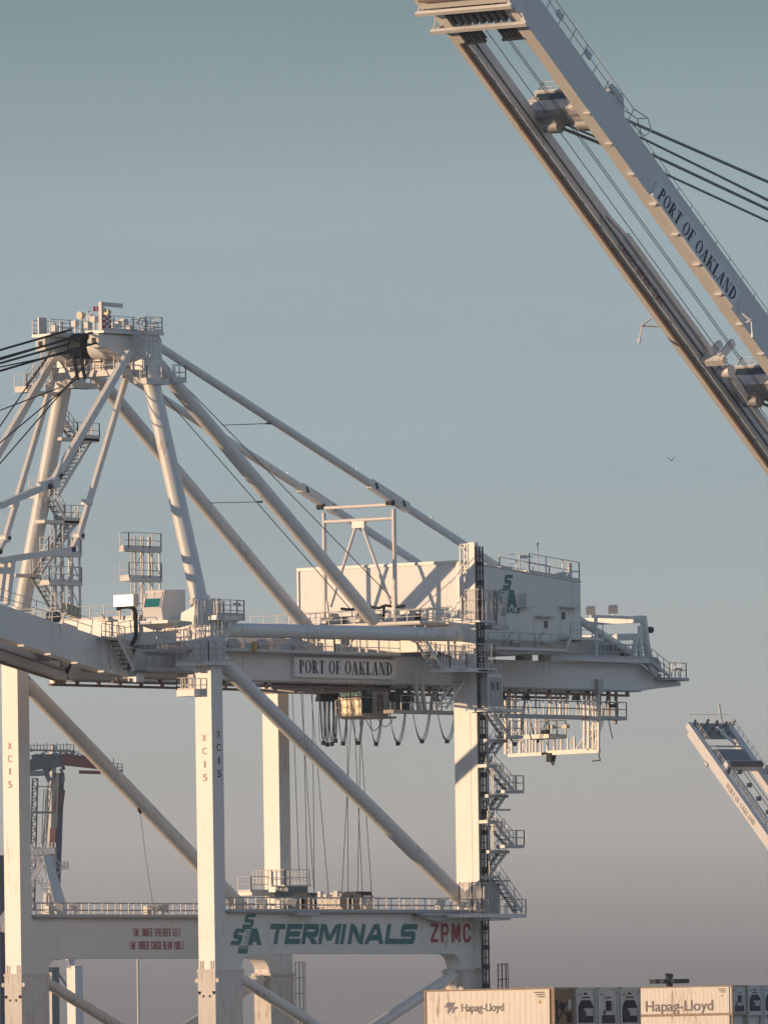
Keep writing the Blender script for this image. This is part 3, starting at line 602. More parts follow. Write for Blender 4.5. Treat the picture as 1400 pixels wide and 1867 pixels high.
# ---------------------------------------------------------------- boom (local frame: x = -distance from hinge, y = crane y, z = normal)
BL = 67.6
def boom(root, ang, sign_s, full):
    off = V(root.location); R = []
    def bpart(name, mb, m, parent=None):
        o = mb.build(name, m, None)
        if parent is None:
            o.parent = root; o.location = H + V((0, off.y - YC, 0)) - off + (V((0, 0, 0))); o.rotation_euler = (0, ang, 0)
        else: o.parent = parent
        R.append(o); return o
    for y0, inner in ((5.9, 1), (11.9, -1)):
        tn = .95 if inner > 0 else .08
        g = MB().prism([(1.2, tn), (-BL, tn), (-BL, -1.4), (-8, -1.45), (-1.2, -1.45), (.6, -1.3)], 1, y0, y0 + 1.0)
        for k in range(10): g.box(-3 - k * 6.2, -3.04 - k * 6.2, y0 - .006, y0, -1.45, tn)
        gb = bpart('boom_girder', g, WHITE)
        yi = y0 + 1.0 if inner > 0 else y0
        r = MB()
        if inner < 0:
            r.box(-BL + 6, .5, y0 + .14, y0 + .36, -1.60, -1.47).box(-BL + 6, .5, y0 - .10, y0 - .002, -.72, -.66)
            for k in range(25): r.box(-4 - k * 2.45, -4.16 - k * 2.45, y0 + .0, y0 + .14, -1.56, -1.455)
        else: r.box(-BL + 6, .5, yi + .01, yi + .10, -1.30, -1.1)
        if inner < 0: bpart('walkway_ledge', MB().box(-BL + 6, .5, y0 - .24, y0 - .004, -1.40, -1.30), WHITE, gb)
        bpart('trolley_rail', r, BROWN, gb)
        for k in range(18 if inner > 0 else 0): x = -2.2 - k * 3.05; bpart('lug', MB().box(x - .07, x + .07, y0 - .14, y0 + .45, -1.58, -1.451), WHITE, gb)
        yo = y0 if inner > 0 else y0 + 1.0
        hr = MB(); h0 = -4.0
        hs_ = (50.6 if inner > 0 else BL - 3) if ang > .4 else 4.0
        if ang > .4 and inner > 0:
            hr.tube((-4, yo, 1.22), (-50, yo, 1.22), .025, n=5)
            for k in range(26): hr.bar((-4 - k * 1.8, yo, .95), (-4 - k * 1.8, yo, 1.22), .05, .05)
        for hh in (.55, 1.1): hr.tube((-hs_, yo, tn + hh), (-BL + .5, yo, tn + hh), .03, n=5)
        k = 0
        while hs_ + k * 1.6 < BL: hr.bar((-hs_ - k * 1.6, yo, tn), (-hs_ - k * 1.6, yo, tn + 1.1), .06, .06); k += 1
        if ang > .4 and inner > 0:
            for sx in (53.2, 56.6, 60.5): hr.box(-sx - .35, -sx + .35, yo - .1, yo + .05, 1.35, 1.75)
            hr.path([(-hs_, yo, 2.05), (-hs_ + 1.5, yo, 2.6), (-hs_ + 2.3, yo, 2.2), (-hs_ + 2.0, yo, 1.4), (-hs_, yo, 1.0)], .04).path([(-hs_, yo + .9, 2.05), (-hs_ + 1.5, yo + .9, 2.6), (-hs_ + 2.3, yo + .9, 2.2), (-hs_ + 2.0, yo + .9, 1.4)], .04).bar((-hs_ + 1.5, yo, 2.6), (-hs_ + 1.5, yo + .9, 2.6), .05)
        bpart('handrail', hr, RAILM, gb)
    # ties between the two girders
    for s_ in (4.0, 24.3, 52.4):
        t = MB().prism([(-s_ - .7, .12), (-s_ - 1.0, .6), (-s_ - .8, .95), (-s_ + .9, .95), (-s_ + 1.0, .12)], 1, 6.905, 12.95)
        to = bpart('boom_tie', t, WHITE)
        bpart('tie_cabin', MB().prism([(-s_ - .7, .95), (-s_ - .9, 1.5), (-s_ + .6, 1.5), (-s_ + .6, .95)], 1, 8.0, 12.3), DGLASS, to)
        bpart('cabin_roof', MB().box(-s_ - 1.05, -s_ + .7, 7.9, 12.5, 1.5, 1.7), WHITE, to)
        for yy in (7.4, 10.2):
            bpart('rope_pulley', MB().box(-s_ - .2, -s_ + .9, yy, yy + 1.0, -.6, .12).tube((-s_ + .3, yy - .1, -.5), (-s_ + .3, yy + 1.1, -.5), .42, n=14).box(-s_ - .5, -s_ - .2, yy + .3, yy + 1.6, -.3, .1), GRATE, to)
        bpart('pulley_strut', MB().bar((-s_ + .4, 9.8, -.7), (-s_ + 2.2, 7.0, -.9), .16).bar((-s_ + .4, 9.8, -.3), (-s_ + 2.0, 7.2, -.6), .1), DARK, to)
        bpart('handrail', MB().rail([(-s_ - .9, 8.0, 1.7), (-s_ - .9, 12.3, 1.7), (-s_ + .5, 12.3, 1.7)], .9, 1.1, toe=False), RAILM, to)
        bpart('floodlight', MB().tube((-s_ - .4, 9.0, 2.2), (-s_ - .4, 9.8, 2.3), .42, n=14).bar((-s_ - .3, 9.3, 1.7), (-s_ - .3, 9.3, 2.2), .12), DARK, to)
    rp = MB()
    for y in (7.4, 7.9, 8.3, 9.5, 9.7, 10.9): rp.tube((-BL + 3, y, -.1), (-1, y, -.1), .028, n=5)
    bpart('hoist_rope', rp, DARK)
    # tip: end beams with buffers
    tb = MB().prism([(-BL - .6, -1.75), (-BL - .6, .4), (-BL + .8, .6), (-BL + 2.3, -1.0), (-BL + 2.3, -1.75)], 1, 5.7, 13.2)
    te = bpart('boom_tip', tb, WHITE)
    for xs, zn in ((2.3, -2.15), (4.2, -2.0)):
        e2 = MB().box(-BL + xs, -BL + xs + .28, 5.3, 13.5, zn, zn + .26).bar((-BL + xs + .14, 5.4, zn + .2), (-BL + xs - .5, 5.7, zn + .75), .12).bar((-BL + xs + .14, 13.35, zn + .2), (-BL + xs - .5, 13.0, zn + .75), .12)
        e2.bar((-BL + xs + .14, 5.5, zn + .1), (-BL + xs + .14, 5.95, -1.4), .2).bar((-BL + xs + .14, 13.3, zn + .1), (-BL + xs + .14, 12.85, -1.4), .2)
        bpart('tip_rail', e2, WHITE, te)
    bpart('tip_bar', MB().box(-BL + 1.2, -BL + 1.45, 6.6, 12.6, -2.0, -1.76).box(-BL + 1.5, -BL + 1.6, 7.0, 12.2, -1.9, -1.76), RUST, te)
    pan = MB().box(-BL + 2.4, -BL + 4.2, 6.9, 11.9, -1.15, -1.05)
    for k in range(8): pan.box(-BL + 2.45, -BL + 4.15, 6.95 + k * .62, 7.3 + k * .62, -1.7, -1.1)
    bpart('tip_sheave', pan, DARK, te)
    for ya in (7.0, 10.2):
        tl_ = MB()
        for k in range(5): tl_.box(-BL + 4.9, -BL + 6.0, ya + k * .33, ya + k * .33 + .2, -1.45, -1.15)
        tl_.box(-BL + 6.0, -BL + 6.15, ya - .1, ya + 1.7, -1.5, -1.3).box(-BL + 4.8, -BL + 6.1, ya - .05, ya + 1.6, -1.15, -1.08); bpart('tip_light_frame', tl_, DARK, te)
    # sign
    s0 = sign_s
    sb = bpart('sign_board', MB().box(-s0, -s0 + 11.4, 5.6, 5.86, -1.46, -.1), SIGNW)
    bpart('lettering', serif_mb('PORT OF OAKLAND', (-s0 + .45, 5.6, -1.24), EX, EZ, 10.6, .94), NAVY, sb)
    # folded link lying between the girders, with its forks
    lk = MB().bar((-43.5, 11.3, -.75), (-41, 11.1, -.62), .22, .25).bar((-41.2, 11.1, -.6), (-28.6, 11.1, -.6), .36, .42).bar((-26.4, 11.0, -.6), (-21, 11.0, -.6), .45, .5).tube((-27.2, 10.5, -.6), (-27.2, 11.5, -.6), .45, n=16).bar((-28.4, 11, -.6), (-26.4, 11, -.6), .3, .35)
    for yy in (10.4, 11.5): lk.bar((-28.9, yy, -1.0), (-28.4, yy, 1.0), .3, .5)
    lk.bar((-28.8, 9.9, -1.05), (-28.8, 11.8, -1.05), .5, .5).bar((-21, 11.0, -.6), (-1.5, 11.0, -.6), .4, .4)
    bpart('folded_link', lk, WHITE)
    # lamp arms
    for s_, yy, dd in ((33.7, 12.9, 1), (33.5, 5.85, -1)):
        la = MB().bar((-s_, yy, -1.0), (-s_ + .3, yy + dd * 1.1, -1.7), .1).bar((-s_ + 1.0, yy, -1.2), (-s_ + .3, yy + dd * 1.1, -1.7), .1).bar((-s_ + .3, yy + dd * 1.1, -1.5), (-s_ + .9, yy + dd * 1.3, -2.5), .1).bar((-s_ + .85, yy + dd * 1.3, -2.4), (-s_ + 1.0, yy + dd * 1.33, -2.65), .18)
        bpart('lamp_arm', la, WHITE)
    # rope anchor box on top of the near girder
    for y0 in (6.0, 12.0):
        bx = MB().prism([(-53.3, .95), (-52.9, 2.0), (-51.8, 2.0), (-50.9, .95)], 1, y0, y0 + .8)
        bpart('rope_anchor', bx, WHITE)
    return R
ANG2 = math.radians(39.4)
part_boom = boom(crane, BANG, 45.75, True)
# boom deck of the main crane near the hinge: floodlights, stair, walkway
for k, u in enumerate((119, 126, 133, 141)):
    fl = MB(); p = Yp(u, 1112 + k * 2.6, 6.2); fl.box(p.x - .12, p.x + .14, 5.95, 6.5, p.z - .35, p.z + .5)
    part('floodlight', fl, LENS)
tr = MB(); hs = MB().stair(Yp(236, 1223, 5.1), Yp(208, 1166, 5.1), .9, V((0, 1, 0)), True, .3, tr)
part('treads', tr, DARK, part('staircase', hs, RAILM))  # shade under the steps is put into the dark tread colour
hp = MB(); a, c = Yp(185, 1164, 5.4), Yp(228, 1170, 5.4); hp.rail([a, c], 1.1, .8); hp.bar(a, c, .9, .14)
hp.bar(Yp(188, 1165, 5.3), Yp(182, 1203, 5.3), .08).bar(Yp(189, 1165, 5.3), Yp(205, 1226, 5.3), .08).bar(Yp(168, 1203, 5.3), Yp(198, 1206, 5.3), .06).bar(Yp(198, 1206, 5.3), Yp(206, 1227, 5.3), .09)
part('hinge_platform', hp, STEEL)
for m_ in (V, mirror):
    hg = MB().tube(m_((-2.6, 5.5, 36.6)), m_((-2.6, 7.2, 36.6)), .62, n=24).tube(m_((-2.6, 5.3, 36.6)), m_((-2.6, 5.5, 36.6)), .3, n=16)
    part('boom_hinge', hg, UNDER)
    q = m_((-1.6, 5.6, 34.9)); part('buffer', MB().box(q.x - .5, q.x + .4, q.y - .4, q.y + .4, 34.7, 35.3), WHITE)
hz = Yp(300, 1228, 5.0)
wk = MB().slab(-1.6, 6.2, 4.6, 5.85, hz.z + .2, .16).slab(-2.0, 1.5, 3.2, 4.6, 36.9, .16)
hwp = part('hinge_walkway', wk, GRATE)
part('handrail', MB().rail([(-1.6, 4.65, hz.z + .2), (2.0, 4.65, hz.z + .2)], 1.1, 1.0), STEEL, hwp)
part('handrail', MB().rail([(-2.0, 3.25, 36.9), (1.4, 3.25, 36.9)], 1.1, .9), STEEL, hwp)
part('staircase', MB().stair((2.0, 5.2, hz.z + .2), (4.2, 5.2, 37.2), .8), STEEL)
fm = MB().box(-2.0, 3.2, 8.0, 10.6, 35.6, 36.8).box(-1.0, 2.5, 7.0, 7.6, 36.0, 37.6)
part('hinge_beam', fm, UNDER)
# boom control cabin on the waterside crossbeam
q0, q1 = Xp(297, 1131, -1.6), Xp(262, 1131, -1.6); q2 = Xp(297, 1075, -1.6)
cbx = MB().prism([(-1.6, q0.z), (1.0, q0.z), (1.0, q2.z + .05), (-1.35, q2.z), (-1.75, q0.z + .9)], 1, q0.y, q1.y)
cabin = part('boom_cabin', cbx, WHITE)
part('window', MB().add([(-1.74, q1.y - .18, q0.z + .98), (-1.74, q0.y + .18, q0.z + .98), (-1.40, q0.y + .18, q2.z - .2), (-1.40, q1.y - .18, q2.z - .2)], [(0, 1, 2, 3)]), GLASS, cabin)
part('window_frame', MB().bar((-1.59, (q0.y + q1.y) / 2, q0.z + .98), (-1.42, (q0.y + q1.y) / 2, q2.z - .2), .07, .1), RAILM, cabin)
part('window_frame', MB().bar((-1.75, q1.y - .15, q0.z + .95), (-1.75, q0.y + .15, q0.z + .95), .08).bar((-1.41, q1.y - .15, q2.z - .17), (-1.41, q0.y + .15, q2.z - .17), .08).bar((-1.75, q1.y - .15, q0.z + .95), (-1.41, q1.y - .15, q2.z - .17), .07).bar((-1.75, q0.y + .15, q0.z + .95), (-1.41, q0.y + .15, q2.z - .17), .07), RAILM, cabin)
part('cabin_deck', MB().slab(-2.0, 1.4, q0.y - .8, q1.y + .3, q0.z - .02, .22).prism([(-2.0, q0.z - .24), (1.4, q0.z - .24), (1.4, q0.z - .45), (-.5, q0.z - .6)], 1, q0.y - .7, q1.y + .2), WHITE)
f0, f1 = Xp(241, 1104, -1.2), Xp(207, 1104, -1.2); f2 = Xp(207, 1086, -1.2)
part('lamp_divider', MB().box(-1.16, -1.13, f0.y + (f1.y - f0.y) * .30, f0.y + (f1.y - f0.y) * .33, f0.z, f2.z).box(-1.16, -1.13, f0.y + (f1.y - f0.y) * .64, f0.y + (f1.y - f0.y) * .67, f0.z, f2.z).box(-1.16, -1.13, f0.y, f1.y, f2.z - .03, f2.z + .02), STEEL)
fb = part('floodlight', MB().box(-1.1, -.5, f0.y - .05, f1.y + .05, f0.z - .04, f2.z + .04), STEEL)
part('lamp_glass', MB().box(-1.14, -1.10, f0.y, f1.y, f0.z, f2.z), LAMP_GLINT, fb)  # glow imitates sunlight glinting off the panes
part('lamp_post', MB().bar((-.8, f1.y - .3, 39.4), (-.8, f1.y - .3, f0.z), .12).bar((-.8, f0.y + .3, 39.4), (-.8, f0.y + .3, f0.z), .12), RAILM)
part('cable_loop', MB().path([Xp(u, v, -.9) for u, v in ((214, 1110), (222, 1107), (234, 1106), (243, 1109), (247, 1117), (247.5, 1135), (248, 1158), (245, 1167), (240, 1175))], .16, 8), BLACK)
part('light_bracket', MB().path([Xp(u, v, -1) for u, v in ((184, 1122), (190, 1128), (188, 1133))], .15).box(*[x for x in (-1.2, -.8)], Xp(200, 1130, -1).y, Xp(182, 1130, -1).y, Xp(190, 1133, -1).z, Xp(190, 1129, -1).z).bar(Xp(192, 1133, -1), Xp(192, 1160, -1), .12), RAILM)

# platforms round the near waterside leg
z = Yp(400, 1122, -1.4).z
lpA = part('leg_platform', MB().slab(-.9, 2.4, -1.6, -.78, z, .35).prism([(.65, z - .35), (2.0, z - .35), (.65, z - 1.0)], 1, -1.4, -1.3), WHITE)
part('handrail', MB().rail([(-.8, -1.55, z), (2.35, -1.55, z), (2.35, -.85, z)], 1.15, .8, mids=2).box(1.15, 1.9, -1.62, -1.5, z + .75, z + .95), STEEL, lpA)
z = Xp(360, 1207, -1.5).z
lpB = part('leg_platform', MB().box(-1.5, -.66, -1.3, 1.9, z - .25, z).box(-.66, 1.3, -1.3, -.79, z - .25, z), WHITE)
part('handrail', MB().rail([(-1.45, 1.85, z), (-1.45, -1.25, z), (1.25, -1.25, z)], 1.5, .8, mids=2), STEEL, lpB)
part('ladder', MB().ladder((-1.0, -.3, z), (-1.0, -.3, z + 4.6), .5, V((0, 1, 0)), V((-1, 0, 0))).ladder((-.3, -1.1, z), (-.3, -1.1, z + 4.4), .5, EX, EYN), RAILM)
p = Xp(340, 1270, -.9)
lpC = part('leg_platform', MB().box(-1.4, -.4, Xp(354, 1270, -1.4).y, Xp(322, 1270, -1.4).y, p.z, p.z + .45), WHITE)
part('handrail', MB().rail([(-1.35, Xp(354, 1270, -1.4).y, p.z + .4), (-1.35, Xp(322, 1270, -1.4).y, p.z + .4), (-.4, Xp(322, 1270, -1.4).y, p.z + .4)], .95, .6).box(-.8, -.4, .8, 1.3, p.z + .4, p.z + 1.6), RAILM, lpC)

# ladder towers on the waterside crossbeam
for x0, yA, zt, tops in ((-.6, 7.0, 45.6, (1000, 1054)), (-.6, 14.8, 47.0, (1008, 1061))):
    lt = MB()
    for x in (1.0, 1.7, 2.9):
        for y in (yA, yA + .75):
            lt.bar((x, y, 37.3 if x > .6 else 39.5), (x, y, zt - (1.1 if x > 2 else 0)), .13, .13)
    lt.ladder((.3, yA + .4, 39.5), (.3, yA + .4, zt), .45, EX)
    uu = 262 if yA < 10 else 110
    zz = [Yp(uu, v, yA).z for v in tops]
    for z in zz:
        lt.slab(-.7, 3.1, yA - .1, yA + .85, z, .25)
        lt.rail([(-.65, yA + .8, z), (-.65, yA - .05, z), (3.05, yA - .05, z), (3.05, yA + .8, z)], 1.15, 1.3)
        lt.bar((.2, yA, z - 1.4), (1.0, yA, z - .25), .06).bar((1.8, yA, z - .25), (2.9, yA, z - 2.0), .06)
    part('ladder_tower', lt, RAILM)

# zig-zag stairs beside the far tower leg
def flights(name, fl, lands, wd=.8, rails=True, m=None):
    for (u0, v0), (u1, v1), y in fl:
        tr = MB(); st = part(name, MB().stair(Yp(u0, v0, y), Yp(u1, v1, y), wd, V((0, 1, 0)), rails, .3, tr), m or RAILM); part('treads', tr, DARK, st)  # dark treads: their underside shade is painted as colour
    for u0, u1, v, y, d, hr in lands:
        a, c = Yp(u0, v, y), Yp(u1, v, y); part('landing', MB().slab(a.x, c.x, y - d / 2, y + d / 2, a.z, .25), RAILM, st)
        if hr: part('handrail', MB().rail([(a.x, y + d / 2, a.z), (a.x, y - d / 2, a.z), (c.x, y - d / 2, a.z), (c.x, y + d / 2, a.z)], 1.1, .9), RAILM, st)
    return st
flights('staircase', [((158, 805), (98, 905), 14.6), ((92, 910), (112, 946), 14.9), ((132, 953), (68, 1046), 15.4), ((63, 1050), (104, 1116), 16.0), ((110, 765), (135, 800), 14.2)],
        [(103, 172, 797, 14.2, 1.0, False), (132, 172, 797, 14.2, 1.0, True), (72, 146, 948, 15.2, 1.0, False), (108, 146, 948, 15.2, 1.0, True), (62, 84, 902, 16.6, .9, True), (22, 66, 1046, 16.6, .7, False)])
flights('staircase', [((52, 707), (98, 645), 13.6)], [(38, 60, 709, 14.2, 1.2, True), (60, 105, 713, 14.2, 1.0, False)])
part('platform_strut', MB().bar(Yp(72, 716, 14), Yp(88, 732, 14), .12).rail([Yp(82, 708, 14), Yp(96, 700, 14)], .8, .8), RAILM)

# ---------------------------------------------------------------- machinery house
HX0, HX1, HY0, HY1, HZ0, HZF, HZR = 31.6, 46.3, 1.35, 17.3, 38.35, 44.3, 43.05
hm = MB().prism([(HX0, HZ0), (HX1, HZ0), (HX1, HZR), (HX0, HZF)], 1, HY0, HY1)
hm.prism([(HX0 - .1, HZF + .02), (HX1 + .1, HZR + .02), (HX1 + .1, HZR + .10), (HX0 - .1, HZF + .10)], 1, HY0 - .08, HY1 + .08)
for k in range(5): hm.box(HX0 + 2.9 * k + 1.4, HX0 + 2.9 * k + 1.43, HY0 - .012, HY0, HZ0, 42.9)
hm.box(HX1 - 1.0, HX1 - .95, HY0 - .03, HY0, HZ0, HZR)
house = part('machinery_house', hm, WHITE)
cg = MB(); n = 72; pts = []
for i in range(n):
    y0 = HY0 + .35 + (HY1 - HY0 - .5) * i / n; d = (HY1 - HY0 - .5) / n
    pts += [(HX0 - .02, y0), (HX0 - .02, y0 + d * .45), (HX0 - .036, y0 + d * .70), (HX0 - .036, y0 + d * .78)]
vs = [(x, y, z) for x, y in pts for z in (HZ0, HZF - .12)]
cg.add(vs, [(2 * i, 2 * i + 1, 2 * i + 3, 2 * i + 2) for i in range(len(pts) - 1)])
part('corrugated_front', cg, SIGNW, house)
part('roof_trim', MB().box(HX0 - .16, HX0 - .02, HY0, HY1, HZF - .14, HZF + .06).box(HX0 - .14, HX0 - .02, HY0 + .02, HY0 + .3, HZ0, HZF - .14).box(HX0 - .14, HX0 - .02, HY1 - .15, HY1, HZ0, HZF - .14), WHITE, house)
base = MB().prism([(HX0 + 1.4, HZ0), (HX1 - .4, HZ0), (HX1 - .6, HZ0 - .75), (HX0 + 4, HZ0 - 1.1), (HX0 + 1.4, HZ0 - .75)], 1, HY0 - .9, HY1 + .6)
for x in (33.5, 38.0, 39.6, 45.0):
    for y in (6.0, 12.0): base.box(x, x + 1.1, y, y + .8, 37.2, 37.7)
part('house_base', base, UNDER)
yh = HY0 - .015
o = Yp(905, 1106.5, yh)
part('emblem', logo_mb(o - EX * .1, EX * 1.05, EZ, 1.32), GREEN, house)
o = Yp(911, 1117, yh); e = Yp(948, 1117, yh); part('lettering', block_mb('TERMINALS', o - EX * 1.4, EX, EZ, e.x - o.x + 1.3, .38, .25, .25, {'I': .30, 'M': 1.0}), GREEN, house)
for u0, u1, v0, v1, lu in ((974, 1002, 1176, 1126, (974, 1003, 1124)), (1021, 1034, 1160, 1112, (1018, 1048, 1107))):
    a, c = Yp(u0, v0, HY0), Yp(u1, v1, HY0)
    d_ = part('door', MB().box(a.x, c.x, HY0 - .05, HY0 + .02, a.z, c.z), WHITE, house)
    l0, l1 = Yp(lu[0], lu[2], HY0), Yp(lu[1], lu[2], HY0); part('door_canopy', MB().box(l0.x, l1.x, HY0 - .5, HY0, l0.z - .06, l0.z + .04), STEEL, house)
for u, v in ((995, 1139), (1027, 1123)):
    a, c = Yp(u - 3.2, v + 6.5, HY0 - .06), Yp(u + 3.2, v - 6.5, HY0 - .06); part('door_window', MB().box(a.x, c.x, HY0 - .075, HY0 - .05, a.z, c.z), DGLASS, house)
a, c = Yp(962, 1107, HY0 - .9), Yp(978, 1082, HY0 - .9)
part('air_conditioner', MB().box(a.x, c.x, HY0 - .8, HY0 - .02, a.z, c.z), WHITE, house)
# roof fittings
rf = MB(); rz = lambda x: HZF + .1 + (HZR - HZF) * (x - HX0) / (HX1 - HX0)
a, c = Yp(967, 1030, HY0), Yp(1054, 1040, HY0)
rf.rail([(a.x, HY0 + 3, rz(a.x)), (a.x, HY0 + .1, rz(a.x)), (HX1, HY0 + .1, rz(HX1)), (HX1, HY0 + 3, rz(HX1))], 1.45, 2.2).rail([(a.x, HY0 + 3, rz(a.x)), (HX1, HY0 + 3, rz(HX1))], 1.3, 2.2, toe=False)
part('handrail', rf, STEEL, house)
an = MB(); x = Yp(981, 1040, 2).x; an.tube((x, 2, rz(x)), (x, 2, rz(x) + 2.35), .045, n=6).tube((x, 2, rz(x) + 2.3), (x, 2, rz(x) + 2.5), .09, n=8)
x = Yp(948, 1036, 2).x; an.tube((x, 2, rz(x)), (x, 2, rz(x) + 1.25), .05, n=6).box(x - .1, x + .9, 1.95, 2.05, rz(x) + 1.05, rz(x) + 1.3).bar((x + .8, 2, rz(x) + 1.25), (x + 1.6, 2, rz(x) + 1.2), .06)
part('antenna', an, RAILM, house)
x = Yp(913, 1036, 4).x; part('roof_vent', MB().box(x, x + 1.4, 4, 5, rz(x) - .1, rz(x) + .55), STEEL, house)
x = Yp(1024, 1056, 3).x; part('roof_vent', MB().box(x, x + .6, 3, 3.6, rz(x) - .1, rz(x) + .7).bar((x + 1.0, 3, rz(x)), (x + 1.0, 3, rz(x) + 1.5), .35, .2), RAILM, house)
a, c = Yp(887, 1179, .5), Yp(1030, 1179, .5)
wk = MB().slab(a.x, c.x, .3, HY0, a.z, .22); zz = Yp(1040, 1161, .3).z
wk.slab(c.x + .4, c.x + 4.6, .3, HY0, zz, .22); wk.stair((c.x - .1, .8, a.z), (c.x + .6, .8, zz), .9, V((0, 1, 0)), False)
wk.slab(HX1, HX1 + 2.2, HY0, HY1, zz, .2)
hw = part('house_walkway', wk, RAILM)
part('handrail', MB().rail([(a.x, .33, a.z), (c.x, .33, a.z)], 1.1, 1.8, toe=False).rail([(c.x + .5, .33, zz), (c.x + 4.5, .33, zz)], 1.1, 1.5, toe=False), STEEL, hw)
gear = MB()
for u in (928, 985): q = Yp(u, 1172, .25); gear.path([q + V((-.3, 0, -.1)), q + V((0, 0, .5)), q + V((.5, 0, .8))], .09).tube(q + V((.3, 0, 0)), q + V((1.1, 0, .05)), .12)
part('hose_bracket', gear, STEEL, hw)

# ---------------------------------------------------------------- elevator mast on the near landside leg
EXX = 29.84
em = MB().box(EXX, EXX + .5, -1.42, -.80, 13.4, 45.6)
for k in range(9): em.box(EXX - .008, EXX, -1.40, -.82, 18.5 + 3 * k, 18.54 + 3 * k)
part('elevator_mast', em, WHITE)
rk = MB()
for x in (EXX + .12, EXX + .52, EXX + .86): rk.bar((x, -1.52, 3), (x, -1.52, 45.3), .1, .1)
z = 3.0
while z < 45: rk.box(EXX + .1, EXX + .9, -1.56, -1.46, z, z + .07); z += .62
z = 3.2
while z < 45: rk.box(EXX + .25, EXX + .75, -1.72, -1.44, z, z + .34); z += 1.45
part('elevator_rack', rk, DARK)
la = MB().lattice((EXX, -.42, 39.9), (EXX, -.42, 45.5), .72, V((0, 1, 0)), 6, .05); la.lattice((EXX + .5, -.42, 39.9), (EXX + .5, -.42, 45.5), .72, V((0, 1, 0)), 6, .05)
part('mast_lattice', la, WHITE)
def cage(x0, x1, y0, y1, z0, z1, nx, ny, nz, name='safety_cage', m=RAILM):
    c = MB().grid((x0, y0, z0), (x1 - x0, 0, 0), (0, 0, z1 - z0), nx, nz).grid((x0, y0, z0), (0, y1 - y0, 0), (0, 0, z1 - z0), ny, nz)
    c.grid((x0, y1, z0), (x1 - x0, 0, 0), (0, 0, z1 - z0), nx, nz).grid((x1, y0, z0), (0, y1 - y0, 0), (0, 0, z1 - z0), ny, nz)
    c.slab(x0 - .05, x1 + .05, y0 - .05, y1 + .05, z0, .14)
    return part(name, c, m)
def zx(v, x): return Xp(860, v, x).z
cage(EXX - .2, EXX + 1.6, -2.0, -.4, zx(1132, 29.8), zx(1075, 29.8), 5, 8, 3)
cg_ = MB().grid((31.8, -1.9, zx(1140, 30)), (1.2, 0, 0), (0, 0, 2.6), 9, 2).grid((31.8, -1.9, zx(1140, 30)), (0, .8, 0), (0, 0, 2.6), 8, 2).box(31.9, 32.9, -1.1, -1.05, zx(1140, 30), zx(1078, 30))
part('safety_cage', cg_, RAILM)
part('cage_floor', MB().slab(31.2, 33.2, -2.0, -.8, zx(1140, 30), .3), STEEL)
cage(29.0, 31.0, -2.3, .9, zx(1222, 29.5), zx(1175, 29.5), 5, 14, 4)
z = zx(1219, 29.0)
part('leg_platform', MB().slab(27.6, 31.2, -2.35, 1.0, z, .3).box(26.6, 29.0, -1.5, -.7, z - .3, z), WHITE)
part('handrail', MB().rail([(26.6, -.75, z), (26.6, -1.5, z), (28.6, -1.5, z), (28.6, -2.3, z)], 1.25, .7), RAILM)
# elevator car
q0, q1 = zx(1290, 30), zx(1235, 30)
car = MB().box(30.1, 31.75, -2.35, -1.58, q0, q1)
for k in range(12): car.box(30.12 + k * .14, 30.17 + k * .14, -2.38, -2.35, q0 + .1, q1 - .1)
for k in range(6): car.box(30.06, 30.1, -2.3 + k * .125, -2.24 + k * .125, q0 + .1, q1 - .1)
car.box(30.4, 31.2, -2.2, -1.7, q1, q1 + .45).tube((30.8, -1.9, q1 + .4), (31.4, -1.9, q1 + .5), .18)
co = part('elevator_car', car, STEEL)
part('car_window', MB().box(30.5, 30.72, -2.40, -2.36, q1 - 1.0, q1 - .4).box(31.1, 31.3, -2.40, -2.36, q1 - 1.0, q1 - .4), DGLASS, co)
part('handrail', MB().rail([(30.1, -2.33, q1), (31.7, -2.33, q1)], .9, .8).grid((30.1, -2.34, q0), (1.65, 0, 0), (0, 0, q1 - q0), 3, 1, .03, .09), RAILM, co)
part('leg_platform', MB().slab(29.3, 33.6, -2.9, -.8, q0 - .12, .26), WHITE)
# stair tower
SY0, SY1 = -1.7, -2.55
FLT = [((892, 1302), (921, 1341), SY1), ((911, 1352), (883, 1393), SY0), ((893, 1401), (929, 1442), SY1), ((913, 1454), (884, 1495), SY0), ((896, 1504), (929, 1543), SY1), ((915, 1556), (885, 1597), SY0), ((903, 1603), (945, 1664), SY1)]
for (u0, v0), (u1, v1), y in FLT:
    tr = MB(); stt = part('staircase', MB().stair(Yp(u0, v0, y), Yp(u1, v1, y), .75, V((0, 1, 0)), True, .3, tr), STEEL); part('treads', tr, DARK, stt)  # tread colour carries the shade of the step undersides
for u0, u1, v, y, hr in ((914, 946, 1341, SY1, 1), (880, 918, 1348, SY0, 0), (912, 947, 1441, SY1, 1), (882, 919, 1449, SY0, 0), (912, 948, 1541, SY1, 1), (884, 921, 1551, SY0, 0), (879, 898, 1394, SY1, 0), (881, 900, 1496, SY1, 0), (884, 904, 1597, SY1, 0)):
    a, c = Yp(u0, v, y), Yp(u1, v, y); part('landing', MB().slab(a.x, c.x, y - .42, y + .42, a.z, .24), STEEL, stt)
    if hr: part('handrail', MB().rail([(a.x + .6, y - .4, a.z), (c.x, y - .4, a.z), (c.x, y + .4, a.z)], 1.1, .8, toe=False), STEEL, stt)
for v, u0, u1 in ((1393, 895, 917), (1494, 897, 919)):
    a, c = Yp(u0, v + 22, SY1 - .4), Yp(u1, v, SY1 - .4); part('mesh_guard', MB().grid((a.x, SY1 - .42, a.z), (c.x - a.x, 0, 0), (0, 0, c.z - a.z), 10, 7, .01, .04), STEEL, stt)
